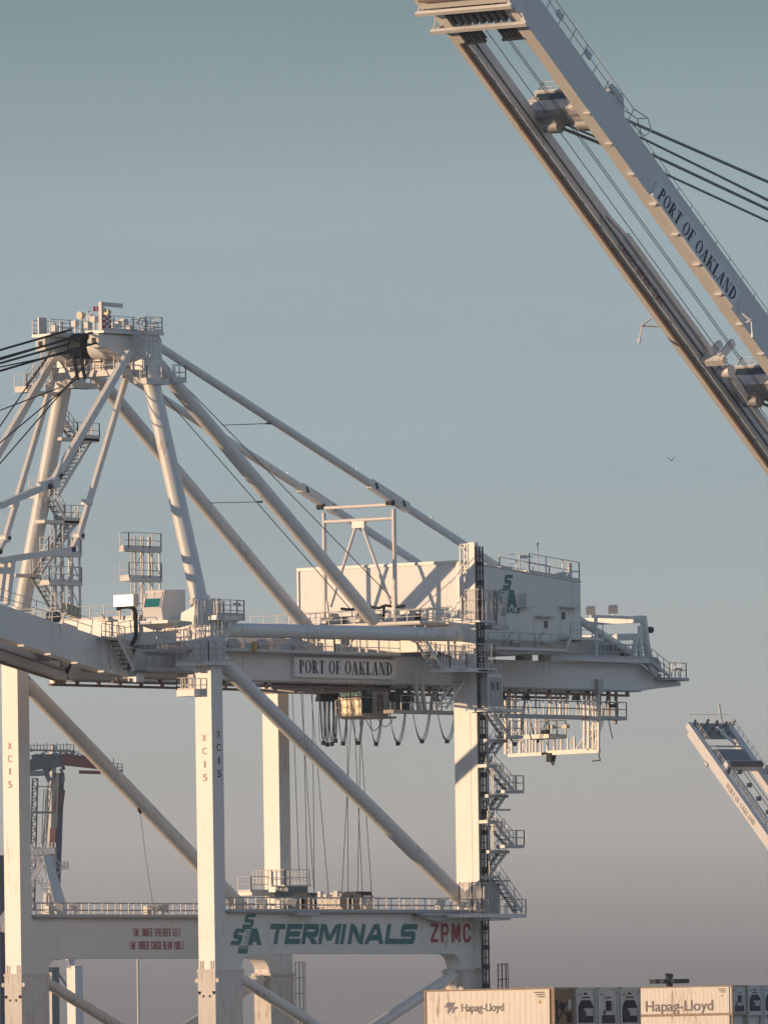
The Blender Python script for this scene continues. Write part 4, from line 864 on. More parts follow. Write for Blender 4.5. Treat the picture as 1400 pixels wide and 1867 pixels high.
for u in (896, 899):
    for v in (1395, 1497): a = Yp(u, v, SY1); part('post', MB().bar(a, a - EZ * 2.2, .06), STEEL, stt)
part('stair_support', MB().bar((31.13, -.3, 20), (33.2, SY0, 20), .15).bar((31.3, SY0 + .45, 17.6), (31.3, SY0 + .45, q0), .1).path([(31.13, -.5, 25.4), (34, -1.2, 25.4)], .07), STEEL)
# platform at the portal level
z = Yp(900, 1667, -2.6).z
xe_ = Yp(960, 1667, -2.95).x
pp = part('leg_platform', MB().slab(25.5, xe_, -2.95, -.8, z, .28).slab(29.5, xe_ - 1.6, -2.7, -.9, z - .28, .2), WHITE)
part('handrail', MB().rail([(25.6, -2.92, z), (xe_ - .05, -2.92, z), (xe_ - .05, -.9, z)], 1.1, 1.1, mids=1, toe=False), STEEL, pp)
q0, q1 = z, Yp(900, 1610, -2).z
xa_ = Yp(883, 1640, -2.4).x
cage(xa_ - 1.5, xa_ - .3, -2.4, -1.2, q0 + .02, q1, 5, 8, 2)
cm = MB().box(xa_, xa_ + 1.9, -2.4, -1.6, q0 + .02, q1)
for k in range(12): cm.box(xa_ + .05 + k * .155, xa_ + .12 + k * .155, -2.44, -2.4, q0 + .1, q1 - .1)
part('elevator_lobby', cm, STEEL)
part('ladder', MB().ladder((32.2, -1.4, 8), (32.2, -1.4, 13.7), .5, EX, EYN), DARK)
# far landside leg: cabinet with platform, ladder
a, c = Xp(529 - 15, 1660, 29.0), Xp(497, 1606, 29.0)
cbx = MB().box(29.0, 31.3, W - 2.2, W - .95, 17.6, 20.0)
cabx = part('electrical_cabinet', cbx, TEALBOX)
zf = Xp(470, 1628, 28.6).z
fp = part('leg_platform', MB().slab(28.6, 31.6, W - .9, W + 1.0, zf, .25).box(26.6, 28.6, W - .6, W + .8, zf - .25, zf).slab(28.4, 31.7, W - 2.3, W - .9, 20.1, .12), WHITE)
part('handrail', MB().rail([(28.65, W + .95, 20.1), (28.65, W - .9, 20.1), (28.65, W - 2.2, 20.1), (31.6, W - 2.2, 20.1)], 1.15, .4, toe=False).rail([(26.6, W + .75, zf), (26.6, W - .55, zf), (28.6, W - .55, zf)], 1.2, 1.0), RAILM, fp)
part('ladder', MB().ladder((31.5, W - .95, 8.2), (31.5, W - .95, 14.2), .5, EX, EYN), STEEL)

# walkway with stairs below the near girder, left of the landside leg
z = Yp(770, 1296, 4.7).z; U = lambda u: Yp(u, 1296, 4.7).x
uw = part('underslung_walkway', MB().slab(U(708), U(836), 4.2, 5.2, z, .26).box(U(765), U(795), 4.05, 4.2, z - .3, z + .02), UNDER)
part('handrail', MB().rail([(U(722), 4.2, z), (U(832), 4.2, z)], 1.1, 1.3, toe=False).rail([(U(712), 5.2, z), (U(832), 5.2, z)], 1.3, 1.2, toe=False), STEEL, uw)
for u, wd in ((762, .26), (773, .26)): part('walkway_hanger', MB().bar((U(u), 4.6, z - .1), (U(u), 5.75 if wd < .2 else 5.0, 35.2 if wd < .2 else 36.0), wd, wd * .8), RAILM)
for u in (718, 727, 738): part('control_box', MB().box(U(u), U(u) + .4, 4.5, 5.0, z, z + 1.0 + (u % 7) * .1), DARK, uw)
for (u0, v0), (u1, v1), y in (((803, 1293), (848, 1226), .2), ((797, 1220), (766, 1166), .2)):
    tr = MB(); part('treads', tr.stair(Yp(u0, v0, y), Yp(u1, v1, y), .9, V((0, 1, 0)), False, .3), DARK) if False else None
    st_ = MB().stair(Yp(u0, v0, y), Yp(u1, v1, y), 1.0, V((0, 1, 0)), True, .3, tr); so_ = part('staircase', st_, WHITE); part('treads', tr, GRATE, so_)
a_ = Yp(797, 1222, .2); c_ = Yp(850, 1222, .2); lo_ = part('landing', MB().slab(a_.x, c_.x, -.6, .9, a_.z, .2), WHITE)
part('handrail', MB().rail([(a_.x, -.55, a_.z), (c_.x, -.55, a_.z)], 1.15, .9), WHITE, lo_)
a = Yp(757, 1191, 5.8); part('shadow_slot', MB().tube((a.x + .3, 5.2, a.z), (a.x + 4.4, 5.2, a.z), .28, n=16), DARK)  # dark tube put in for the shadowed slot below the crossbeam

# ---------------------------------------------------------------- rear end of the girders
zr = Yp(1100, 1200, 5.0).z
rw = part('rear_walkway', MB().slab(47.0, 59.6, 4.9, 5.85, zr, .3), RAILM)
part('handrail', MB().rail([(47.2, 4.95, zr), (59.5, 4.95, zr)], 1.1, 1.5).rail([(47.2, 5.8, zr), (59.5, 5.8, zr)], 1.1, 1.5), STEEL, rw)
part('staircase', MB().stair((61.9, 5.3, 36.2), (59.6, 5.3, 37.3), .9, V((0, 1, 0)), True, .25), STEEL)
part('rear_platform', MB().slab(61.2, 64.2, 4.9, 7.2, 36.15, .18).box(62.6, 65.2, 5.5, 7.4, 35.93, 36.17), STEEL)
part('handrail', MB().rail([(62.0, 4.95, 36.15), (64.1, 4.95, 36.15), (64.1, 7.1, 36.15)], 1.15, .7, toe=False).box(62.6, 63.6, 4.9, 5.0, 36.7, 36.9), STEEL)
gp = MB()
ztop = Yp(1190, 1128, 5.6).z
for y in (5.6, 12.2):
    gp.bar((60.2, y, 37.2), (59.6, y, ztop), .45, .35).bar((57.9, y, 37.2), (58.8, y, ztop - 1.3), .3).bar((59.0, y, 37.2), (59.2, y, ztop - .6), .3)
    gp.box(53.2, 59.6, y - .12, y + .12, ztop - .1, ztop + .12).bar((53.6, y, 37.2), (53.6, y, ztop), .2)
gp.box(59.3, 59.8, 5.4, 12.6, ztop - .35, ztop + .2).box(58.3, 58.8, 5.6, 12.2, ztop - 1.7, ztop - 1.2)
part('boom_hoist_frame', gp, WHITE)
for y in (10.6, 8.4):
    fl = MB(); flood(fl, (59.4, y, ztop + .1), V((-.75, -.5, -.35)).normalized(), .55); part('floodlight', fl, STEEL)
part('buffer', MB().tube((60.0, 5.5, ztop - .9), (60.5, 5.5, ztop - .9), .25, n=14), DARK)
part('cable_reel', MB().tube((60.2, 4.95, 37.0), (60.2, 5.2, 37.0), .7, n=22), STEEL)
part('hoist_winch', MB().box(55.0, 57.0, 7.2, 9.0, 37.2, 39.0).tube((56.9, 6.6, 38.2), (56.9, 8.6, 38.2), .5, n=16), STEEL)
for k in range(10): x = 48 + k * 1.05; part('equipment_box', MB().box(x, x + .4, 6.2 + (k % 3) * .9, 6.8 + (k % 3) * .9, 37.2, 37.7 + (k * 7 % 5) * .25), STEEL)
for k in range(5): x = 55.3 + k * .9; part('rope_sheave', MB().tube((x, 6.2, 37.7), (x, 6.9, 37.7), .48, n=14), STEEL)

# ---------------------------------------------------------------- maintenance scaffold hung under the rear girder
XS = 54.0
za = Yp(1030, 1304, 7.0).z; X = lambda u: Yp(u, 1304, 7.0).x
Q = lambda u, v: Xp(u, v, XS)
scf = part('service_scaffold', MB().slab(X(918), X(1143), 7.0, 7.9, za, .3), STEEL)
part('handrail', MB().rail([(X(916), 7.05, za), (X(1143), 7.05, za), (X(1143), 7.9, za)], 1.1, 1.6, toe=False).rail([(X(916), 7.9, za), (X(1143), 7.9, za)], 1.1, 1.6, toe=False), STEEL, scf)
for u, wd in ((937, .2), (948, .16), (985, .1), (1011, .16), (1022, .12), (1030, .16), (1041, .12), (1102, .16), (1119, .16), (1131, .2)):
    part('hanger', MB().bar((X(u), 7.5, za - (.3 if u != 1131 else .6)), (X(u), 7.4, 35.05), wd, wd), WHITE if u < 1100 else UNDER)
bb_ = MB().bar(Q(927, 1378), Q(1093, 1370), .28, .26).bar(Q(998, 1371), Q(1082, 1367), .2, .14)
part('scaffold_beam', bb_, WHITE)
for u, v0, v1, wd in ((922, 1376, 1258, .2), (933, 1376, 1258, .14), (948, 1374, 1300, .18), (960, 1374, 1310, .1), (966, 1374, 1346, .12), (971, 1374, 1346, .12), (977, 1374, 1310, .12), (985, 1374, 1346, .1), (998, 1372, 1346, .14), (1010, 1372, 1346, .14), (1023, 1371, 1346, .12), (1035, 1371, 1346, .12), (1047, 1371, 1343, .14),
                      (1065, 1372, 1252, .17), (1073, 1372, 1252, .2), (1081, 1371, 1252, .12), (1086, 1371, 1252, .08), (1091, 1372, 1252, .18), (928, 1376, 1300, .07), (953, 1374, 1346, .07), (990, 1373, 1346, .07), (1016, 1371, 1346, .06), (1041, 1371, 1346, .07)):
    part('scaffold_post', MB().bar(Q(u, v0), Q(u, v1), wd, wd), WHITE)
br_ = MB()
for u0, u1, v0, v1 in ((922, 945, 1376, 1330), (945, 960, 1374, 1312), (960, 945, 1374, 1330), (1047, 1066, 1371, 1342), (1065, 1081, 1372, 1335), (1081, 1065, 1335, 1300), (1081, 1091, 1370, 1335), (1091, 1073, 1335, 1300), (1073, 1091, 1300, 1262)): br_.bar(Q(u0, v0), Q(u1, v1), .07)
for v in (1335, 1300): br_.bar(Q(922, v), Q(948, v), .08).bar(Q(1065, v - 4), Q(1091, v - 5), .08)
part('scaffold_brace', br_, WHITE)
l0, l1 = Q(962, 1345), Q(1013, 1343)
scl = part('lower_platform', MB().box(XS - .9, XS + 1.4, l1.y, l0.y, l0.z - .15, l0.z + .18), WHITE)
part('handrail', MB().rail([(XS - .85, l0.y, l0.z + .15), (XS - .85, l1.y, l0.z + .15), (XS + 1.3, l1.y, l0.z + .15)], 1.1, .9, toe=False).rail([(XS + 1.3, l0.y, l0.z + .15), (XS + 1.3, l1.y, l0.z + .15)], 1.1, .9, toe=False), RAILM, scl)
for u, v in ((1005, 1326), (1031, 1325)):
    q = Xp(u, v, XS - .6); part('work_lamp', MB().box(q.x - .2, q.x + .2, q.y - .25, q.y + .25, q.z - .15, q.z + .15).bar((q.x, q.y, l0.z + .1), (q.x, q.y, q.z - .15), .08), LENS, scl)
q = Xp(994, 1338, XS - .5); part('motor', MB().box(q.x - .2, q.x + .2, q.y - .3, q.y + .3, l0.z + .15, l0.z + .5), DARK, scl)
q = Q(1003, 1378); part('pulley', MB().box(q.x - .2, q.x + .3, q.y - .25, q.y + .25, q.z - .5, q.z + .2).tube(q + V((-.15, .7, .15)), q + V((.15, -.7, .25)), .12).bar(q + V((0, 0, -.4)), q + V((.1, -.25, -.75)), .12).bar(q + V((.1, -.25, -.7)), q + V((.1, -.55, .2)), .06), DARK, scf)
q = Q(1091, 1373); part('hook', MB().path([q, q + V((0, -.15, -.6)), q + V((0, .6, -.62))], .045), DARK, scf)
q = Yp(1117, 1287, 7.0); part('floodlight', MB().box(q.x - .35, q.x + .35, 6.9, 7.1, q.z - .15, q.z + .12), DARK, scf)
q = Yp(1109, 1310, 7.0); part('hanging_cable', MB().path([q, q + V((.25, 0, -.9)), Yp(1117, 1348, 7.0)], .04), BLACK, scf)
for u in (1060, 1086): q = Q(u, 1252); part('hanger_head', MB().box(q.x - .3, q.x + .3, q.y - .5, q.y, 34.8, 35.9), STEEL)

# ================================================================== TROLLEY, FESTOON, HEADBLOCK (they hang from the crane)
tro = empty('trolley', (26.2, YC, 34.6))
tag(tro, 'dark trolley under the girders with glazed operator cab beside the crane sign', 'trolley')
def tpart(name, mb, m, par=None):
    o = mb.build(name, m, None); o.parent = par or tro
    if par is None: o.matrix_parent_inverse = Matrix.Translation(-V((26.2, YC, 34.6)))
    return o
ZR = 34.62
tm = MB()
for y in (7.3, 11.2): tm.box(21.5, 30.0, y, y + .5, 34.85, 35.3)
for x in (21.6, 25.4, 29.3): tm.box(x, x + .6, 7.8, 11.2, 34.8, 35.2)
for x in (22, 29):
    for y in (6.95, 11.7): tm.tube((x, y - .1, 34.95), (x, y + .25, 34.95), .3, n=14)
tpart('trolley_frame', tm, DARK)
tpart('trolley_deck', MB().box(21.4, 26.0, 7.3, 11.4, 34.45, 34.62).box(20.9, 21.1, 6.4, 12.4, 34.4, 34.8), UNDER)
c0 = Yp(660, 1303, 6.5); cz0, cz1 = c0.z, Yp(660, 1253, 6.5).z; x0 = c0.x
xe = Yp(709, 1300, 6.5).x; xg = Yp(680, 1300, 6.5).x
cbm = MB().box(xg, xe, 6.5, 8.75, cz0 + .1, cz1 + .25).box(x0, xe, 6.5, 8.75, cz1, cz1 + .3).box(x0 + .1, xe, 6.55, 8.7, cz0 - .1, cz0 + .1)
for yy in (6.55, 7.6, 8.7): cbm.bar((x0, yy, cz0 - .05), (x0, yy, cz1 + .05), .09)
cbm.bar((x0 - .03, 6.5, cz0 + 1.35), (x0 - .03, 8.75, cz0 + 1.35), .1, .12).bar((xg, 6.45, cz0 + 1.3), (x0, 6.45, cz0 + 1.3), .06)
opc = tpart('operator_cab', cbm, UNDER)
tpart('upper_window', MB().box(x0 + .02, x0 + .05, 6.6, 8.7, cz0 + 1.42, cz1), mat('green_window', (.62, .95, .84), .12, .85), opc)
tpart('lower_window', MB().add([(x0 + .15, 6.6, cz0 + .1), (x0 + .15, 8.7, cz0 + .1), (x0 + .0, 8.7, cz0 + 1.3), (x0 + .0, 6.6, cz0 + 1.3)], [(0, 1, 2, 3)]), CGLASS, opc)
tpart('side_window', MB().box(x0 + .1, xg, 6.55, 6.58, cz0 + .15, cz1), DGLASS, opc)
tpart('cab_interior', MB().box(x0 + .6, x0 + 1.0, 6.7, 8.6, cz0 + .1, cz1), DARK, opc)
tpart('handrail', MB().rail([(x0 - .25, 6.4, cz0 - .05), (x0 - .25, 8.85, cz0 - .05)], 1.2, .55, r=.02, toe=False).rail([(xg + .2, 6.42, cz0), (xe, 6.42, cz0)], 1.1, .6, toe=False), STEEL, opc)
tpart('cab_floor', MB().prism([(x0 - .3, cz0 - .1), (xe + .8, cz0 - .1), (xe + .8, cz0 - .25), (x0 + .8, cz0 - .3)], 1, 6.4, 8.9), UNDER, opc)
tpart('cab_door', MB().box(xg + .5, xg + 1.2, 6.46, 6.5, cz0 + .25, cz1 - .5), BROWN, opc)
tpart('cab_cable', MB().path([(x0 + .5 + .3 * i, 6.6, cz0 - .3 - .9 * math.sin(math.pi * i / 7)) for i in range(8)], .03).path([(x0 + 2 + .3 * i, 6.6, cz0 - .3 - .6 * math.sin(math.pi * i / 6)) for i in range(7)], .03), BLACK, opc)

# festoon: each cable loop with its clamp is one thing
def festoon(u0, u1, vb, lab, y=12.4, vt=1265, lean=0.0):
    p0, p1 = Yp(u0, vt, y), Yp(u1, vt, y); zb_ = Yp((u0 + u1) / 2, vb, y).z
    r = empty('festoon_cable', (p0.x, y, p0.z)); tag(r, lab, 'cable', 'festoon cable loops under the girder')
    mb = MB()
    for k, dy in enumerate((-.05, 0, .05)):
        n = 18; pts = []
        dep = (p0.z - zb_) * (1.0 - .035 * k)
        for i in range(n + 1):
            t = i / n; a = abs(2 * t - 1) ** 2.25
            x = p0.x + (p1.x - p0.x) * (.5 + (t - .5) * (1 + .10 * (1 - abs(2 * t - 1)) - .14 * k * (1 - abs(2 * t - 1))))
            pts.append(V((x, y + dy, p0.z - dep * (1 - a))) - V((p0.x, y, p0.z)))
        mb.path(pts, .027 if u0 > 612 else .02, 5)
    o = mb.build('cable', BLACK, r)
    m = (p0.x + p1.x) / 2 - p0.x
    MB().box(m - .12, m + .12, -.12, .12, zb_ - p0.z - .12, zb_ - p0.z + .2).build('clamp', BLACK, r)
    MB().box(-.16, .16, -.2, .2, -.25, .0).box(-.28, .28, -.12, .12, -.05, .12).prism([(-.22, -.25), (.22, -.25), (.3, -.6), (-.3, -.6)], 1, -.22, .22).build('carriage', BLACK, r)
FE = [(614, 634, 1357, 'narrow festoon cable loop hanging at the front edge of the operator cab'), (638, 664, 1356, 'festoon cable loop hanging under the middle of the operator cab'),
      (670, 698, 1358, 'festoon cable loop hanging under the rear half of the operator cab'), (706, 742, 1357, 'wide festoon cable loop hanging just right of the operator cab'),
      (748, 787, 1353, 'wide festoon cable loop hanging midway between cab and landside leg'), (793, 834, 1353, 'festoon cable loop nearest the landside leg, partly behind it')]
for u0, u1, vb, lab in FE: festoon(u0, u1, vb, lab)
for i, (u0, u1, vb) in enumerate(((583, 593, 1356), (590, 600, 1359), (598, 609, 1358), (606, 614, 1352))):
    festoon(u0, u1, vb, ['leftmost loop of the bunched festoon cables left of the cab', 'second loop from the left in the bunched festoon cables', 'third loop from the left in the bunched festoon cables', 'bunched festoon cable loop closest to the operator cab'][i])
bc = MB()
for k in range(8):
    p = Yp(583 + k * 3.9, 1264, 12.3 + (k % 3) * .12); q = Yp(584 + k * 3.8 + (k * 7 % 5 - 2) * .7, 1352 - (k * 5 % 7) * 3, 12.35)
    m = p.lerp(q, .5) + V(((k * 3 % 5 - 2) * .04, 0, 0)); bc.path([p, m, q], .024, 5)
o = bc.build('hanging_cables', BLACK); tag(o, 'bundle of straight dark cables hanging left of the operator cab', 'cables')
p = Yp(578, 1262, 12.4); q = Yp(616, 1262, 12.4)
o = MB().box(p.x, q.x, 12.2, 12.6, p.z - .2, p.z + .12).build('cable_carriage', BLACK)
o.location.z += 0; tag(o, 'dark row of cable carriages over the bunched festoon cables', 'carriage')
for u0, u1, vb, lab in ((915, 958, 1358, 'festoon cable loop just right of the elevator mast'), (958, 1003, 1352, 'festoon cable loop in the middle of the hanging scaffold'), (1050, 1108, 1345, 'festoon cable loop at the right end of the hanging scaffold')):
    festoon(u0, u1, vb, lab, vt=1263)

hx, hy, hz_ = 25.9, YC, 18.45
hbk = empty('headblock', (hx, hy, hz_)); tag(hbk, 'headblock with two dark sheaves and spreader hanging above the lettered beam', 'spreader')
hmb = MB().box(-.6, .6, -3.2, 3.2, -.5, .1).box(-.8, .8, -1.2, 1.2, -.2, .55).box(-.5, .5, 1.4, 2.0, 0, .7).box(-.4, .6, -.6, .2, .5, .9)
hmb.build('headblock_beam', OLD, hbk)
for y in (2.4, -2.4):
    m = MB().tube((-1.0, y + .5, .2), (-.78, y + .5, .2), .72, n=22).tube((-1.0, y - .45, .15), (-.78, y - .45, .15), .66, n=22).box(-1.02, .8, y - .5, y + .6, .62, .9).tube((.5, y, .2), (.75, y, .2), .72, n=22)
    m.build('sheave', DARK, hbk); MB().box(-.76, .74, y - .75, y + .8, -.6, .6).build('sheave_block', OLD, hbk)
m = MB()
for k in range(7): y = -1.9 + k * .55; m.box(-.75, -.35, y, y + .3, .1, .5 + (k % 3) * .25)
m.build('cable_basket', RAILM, hbk)
sp_ = MB().box(-.9, .9, -3.2, 3.2, -1.1, -.55).box(-.5, .5, -6.0, 6.0, -1.05, -.65).box(-1.15, 1.15, 5.7, 6.1, -1.2, -.6).box(-1.15, 1.15, -6.1, -5.7, -1.2, -.6)
sp_.build('spreader_frame', YELLOW, hbk)
rp = MB()
for k, (ty, by) in enumerate(((3.6, 3.1), (3.1, 2.4), (2.3, 1.7), (1.76, 1.0), (2.9, 2.35), (-1.65, -.2), (-1.75, -1.6), (-2.0, -2.3), (-2.5, -2.5), (-2.8, -3.2))):
    rp.tube(((k % 3 - 1) * .4, ty, 16.2), ((k % 2 - .5) * .9, by, .2), .028, n=6)
rp.build('hoist_rope', mat('wire_rope', (.07, .07, .075), .6), hbk)

# ================================================================== SECOND CRANE (same type, boom raised; only its boom is in view)
Y2 = -77.7
crane2 = empty('gantry_crane', (15, YC + Y2, 0))
tag(crane2, 'white crane whose steeply raised twin-girder boom crosses the upper sky', 'crane', 'white container cranes of the same terminal')
b2_ = boom(crane2, ANG2, 45.75, True)
SKIP = {'boom_girder', 'boom_tie', 'hoist_rope', 'boom_tip', 'folded_link', 'lamp_arm', 'rope_anchor', 'forestay_link', 'link_post', 'pin', 'boom_rope', 'hinge_platform', 'rope_guide'}
KEEP = {'leg', 'leg_base', 'portal_beam', 'diagonal_brace', 'lower_brace', 'tie_pipe', 'sill_beam', 'bogie', 'cross_beam', 'girder', 'tower_leg', 'tower_head', 'back_brace', 'backstay', 'backstay_support', 'machinery_house', 'house_base', 'boom_hinge', 'elevator_mast', 'girder_tie'}
for c in list(crane.children):
    if c.name.split('.')[0] in KEEP:
        d = c.copy(); COL.objects.link(d); d.parent = crane2
b2d = lambda s_, y, n: boompt(s_, y, n, ANG2) + V((0, Y2, 0))
rp = MB(); head = V((-2.2, 0, 59.8 + 0))
for u0, v0, u1, v1, y, r in ((1135, 215, 1400, 331, 6.4, .11), (1160, 246, 1400, 366, 7.6, .05), (1168, 250, 1400, 364, 7.2, .09), (1186, 280, 1400, 381, 6.6, .11), (1214, 317, 1400, 403, 6.1, .09)):
    a, c = Yp(u0, v0, y + Y2), Yp(u1, v1, y + Y2); rp.tube(a, ext(a, c, -3.0), r, n=8)
o = rp.build('boom_rope', mat('rope_grey', (.23, .24, .24), .7)); o.parent = crane2; o.matrix_parent_inverse = Matrix.Translation(-V(crane2.location))
def c2part(name, mb, m, par=None):
    o = mb.build(name, m); o.parent = par or crane2; o.matrix_parent_inverse = Matrix.Translation(-V(crane2.location)); return o
# red lettering on the inner face of the far girder
fg = [o for o in b2_ if o.name.split('.')[0] == 'boom_girder'][1]
mb = block_mb('CARGO BEAM SWL', (-40.6, 11.9, -1.1), EX, EZ, 6.1, .55, .11, 0, {'W': 1.0, 'M': .9, ' ': .5}, .25, .65)
lo = mb.build('lettering', RED); lo.parent = fg
# long hose lamp frame on the boom tie
tb = [o for o in b2_ if o.name.split('.')[0] == 'boom_tie']

# ================================================================== CONTAINERS
CL, CW, CH = 12.19, 2.44, 2.896
cproto = {}
def rbox(mb, *a): mb.box(*a)
def make_container(kind, end, lab, txt=None):
    r = empty('reefer_container'); tag(r, lab, 'container', 'stacked refrigerated containers')
    m = CONT
    b = MB().box(.06, CW - .06, .5, CL - .06, .08, CH - .08)
    n = 22
    for i in range(n): y = .7 + (CL - 1.0) * i / n; b.box(.048, .06, y, y + .03, .2, CH - .2); b.box(CW - .06, CW - .048, y, y + .03, .2, CH - .2)
    b.build('body', m, r)
    fr = MB()
    for x in (0, CW - .14):
        for y in (0, CL - .16): fr.box(x, x + .14, y, y + .16, 0, CH)
        fr.box(x, x + .1, .16, CL - .16, CH - .12, CH - .003).box(x, x + .1, .16, CL - .16, 0, .14)
    for y in (0, CL - .12): fr.box(.14, CW - .14, y, y + .12, CH - .13, CH - .003); fr.box(.14, CW - .14, y, y + .12, 0, .14)
    fr.build('frame', RUST if kind else CONT3, r)
    cc = MB()
    for x in (-.004, CW - .174):
        for y in (-.004, CL - .174):
            for z in (-.002, CH - .115): cc.box(x, x + .178, y, y + .178, z, z + .118)
    cc.build('corner_casting', RUST, r)
    em_ = CONT2 if end == 'brown' else CONT3
    e = MB()
    if end == 'brown':
        e.box(.16, CW - .16, .1, .5, .15, CH - .15); un = e.build('refrigeration_unit', em_, r)
        f = MB().tube((CW * .4, .04, 1.55), (CW * .4, .1, 1.55), .3, n=18).box(.3, .5, .05, .1, .3, 2.0).bar((.5, .07, .5), (1.7, .07, 1.9), .06, .12).bar((1.9, .07, .5), (.9, .07, 1.5), .06, .12).box(1.6, 2.1, .04, .1, .3, 1.1); f.build('fan', BLACK, un)
        MB().box(1.65, 2.05, .03, .1, 1.3, 2.0).build('control_panel', STEEL, un)
    elif end == 'fan':
        e.box(.16, CW - .16, .1, .5, .15, CH - .15); un = e.build('refrigeration_unit', em_, r)
        pts = [(.35, .3), (2.1, .3), (2.1, 1.5), (1.75, 1.95), (.7, 1.95), (.35, 1.5)]
        MB().prism(pts, 1, .06, .1).build('grille', BLACK, un)
        MB().box(.9, 2.0, .03, .06, .8, 1.35).build('control_panel', STEEL, un); MB().tube((.8, .02, .9), (.8, .06, .9), .38, n=20).build('fan', DARK, un)
        MB().box(1.0, 1.4, .07, .1, 2.35, 2.5).box(.8, 1.7, .07, .1, 2.1, 2.2).build('label_plate', BLKL, un)
    else:
        e.box(.16, CW - .16, .1, .5, .15, CH - .15); un = e.build('refrigeration_unit', em_, r)
        MB().box(1.0, 1.6, .05, .1, 1.15, 1.9).build('grille', BLACK, un)
        MB().box(.5, 2.0, .04, .1, .25, .85).box(.7, .9, .05, .1, .9, 1.2).build('fan', DARK, un)
        MB().box(1.75, 2.1, .06, .1, .9, 1.9).build('control_panel', STEEL, un); MB().box(.9, 1.6, .07, .1, 2.1, 2.18).build('label_plate', BLKL, un)
    MB().box(.3, .7, .08, .1, 2.3, 2.42).bar((CW - .4, .07, 2.3), (CW - .15, .07, 2.6), .03).build('sticker', RUST, un)
    return r
def ctext(r, items):
    for mb, m in items: o = mb.build('lettering', m, r)
    return r
def cface(y, z): return V((.044, y, z))                 # on the long side that faces the water; y runs away from the reefer end
PURP = mat('slate_lettering', (.16, .13, .14), .6); PURP2 = mat('faded_blue_emblem', (.20, .20, .28), .6)
def hl_small(r):
    merge_ = text_mb('Hapag-Lloyd', cface(8.7, 1.06), EYN, EZ, 3.95, .78, .006)
    ctext(r, [(merge_, PURP)])
    em_ = MB()
    for k, yy in enumerate((10.15, 9.75)):
        for j, (a, b, h0, h1) in enumerate(((0, .42, .44, .80), (.12, .5, .0, .40))):
            o = cface(yy + .0, 1.16)
            em_.add([o + EYN * (a - .18 * (1 - j)) + EZ * h0 + V((-.02 - .004 * k, 0, 0)), o + EYN * (b - .25) + EZ * h0 + V((-.02 - .004 * k, 0, 0)), o + EYN * b + EZ * h1 + V((-.02 - .004 * k, 0, 0)), o + EYN * (a + .10) + EZ * h1 + V((-.02 - .004 * k, 0, 0))], [(0, 1, 2, 3)] if j == 0 else [(0, 1, 2, 3)])
    o = cface(9.55, 1.49); em_.add([o + V((-.03, 0, 0)) + EYN * x + EZ * z for x, z in ((-.2, 0), (.45, 0), (.45, .14), (-.2, .14))], [(0, 1, 2, 3)])
    em_.build('emblem', PURP2, r)
def hl_big(r): ctext(r, [(text_mb('Hapag-Lloyd', cface(11.1, .06), EYN, EZ, 8.6, 1.42, .012), PURP)])
def marks(r):
    MB().add([cface(1.55, 1.75) + V((-.02, 0, 0)), cface(1.25, 1.75) + V((-.02, 0, 0)), cface(1.4, 2.05) + V((-.02, 0, 0))], [(0, 1, 2)]).build('warning_sticker', YELLOW, r)
    m = MB()
    for k in range(3): m.box(.0, .033, .95, 1.9 - .2 * k, 2.52 - k * .16, 2.6 - k * .16)
    m.build('code_marks', PURP, r)
protos = {}
ax0 = 10.0; ay0 = Xp(1010, 1806, ax0).y; step = 2.62
A = [('long', 'brown', 'white refrigerated container with small shipping line lettering, brown unit at its end'), (1, 'fan', 'container with black fan grille, directly right of the brown-ended container'),
     (1, 'box', 'container with plain white end and small dark vent, between the two fan-grille containers'), (1, 'fan', 'container with black fan grille, at the right end of its row beside big lettering')]
bc0 = Dp(1335, 1806, 1215); Bx0, by0 = bc0.x, bc0.y
B = [('long', 'box', 'container whose long side carries large dark shipping line lettering'), (1, 'fan', 'far container with fan grille, beside the large-lettered one'), (1, 'fan', 'far container with fan grille cut by the frame, last of the row behind')]
def place_stack(x0, y0, lst, low, who, tiers):
    for i, (k, end, lab) in enumerate(lst):
        r = make_container(k == 'long', end, lab)
        r.location = (x0 + i * step, y0, tiers * CH + .02)
        if k == 'long':
            marks(r); (hl_small if who == 'A' else hl_big)(r)
        for t in range(tiers):                              # the tiers below carry it; they are under the frame
            c = r.copy(); COL.objects.link(c); c.location.z = t * CH + .005 * (t + 1); c['label'] = low; c['group'] = 'lower tiers of the container stacks'
            for ch in r.children:
                if ch.name.split('.')[0] in ('body', 'frame'): d = ch.copy(); COL.objects.link(d); d.parent = c
place_stack(ax0, ay0, A, 'lower-tier container carrying the stack under the brown-ended container row', 'A', 3)
place_stack(Bx0, by0, B, 'lower-tier container carrying the stack with the big lettering', 'B', 4)

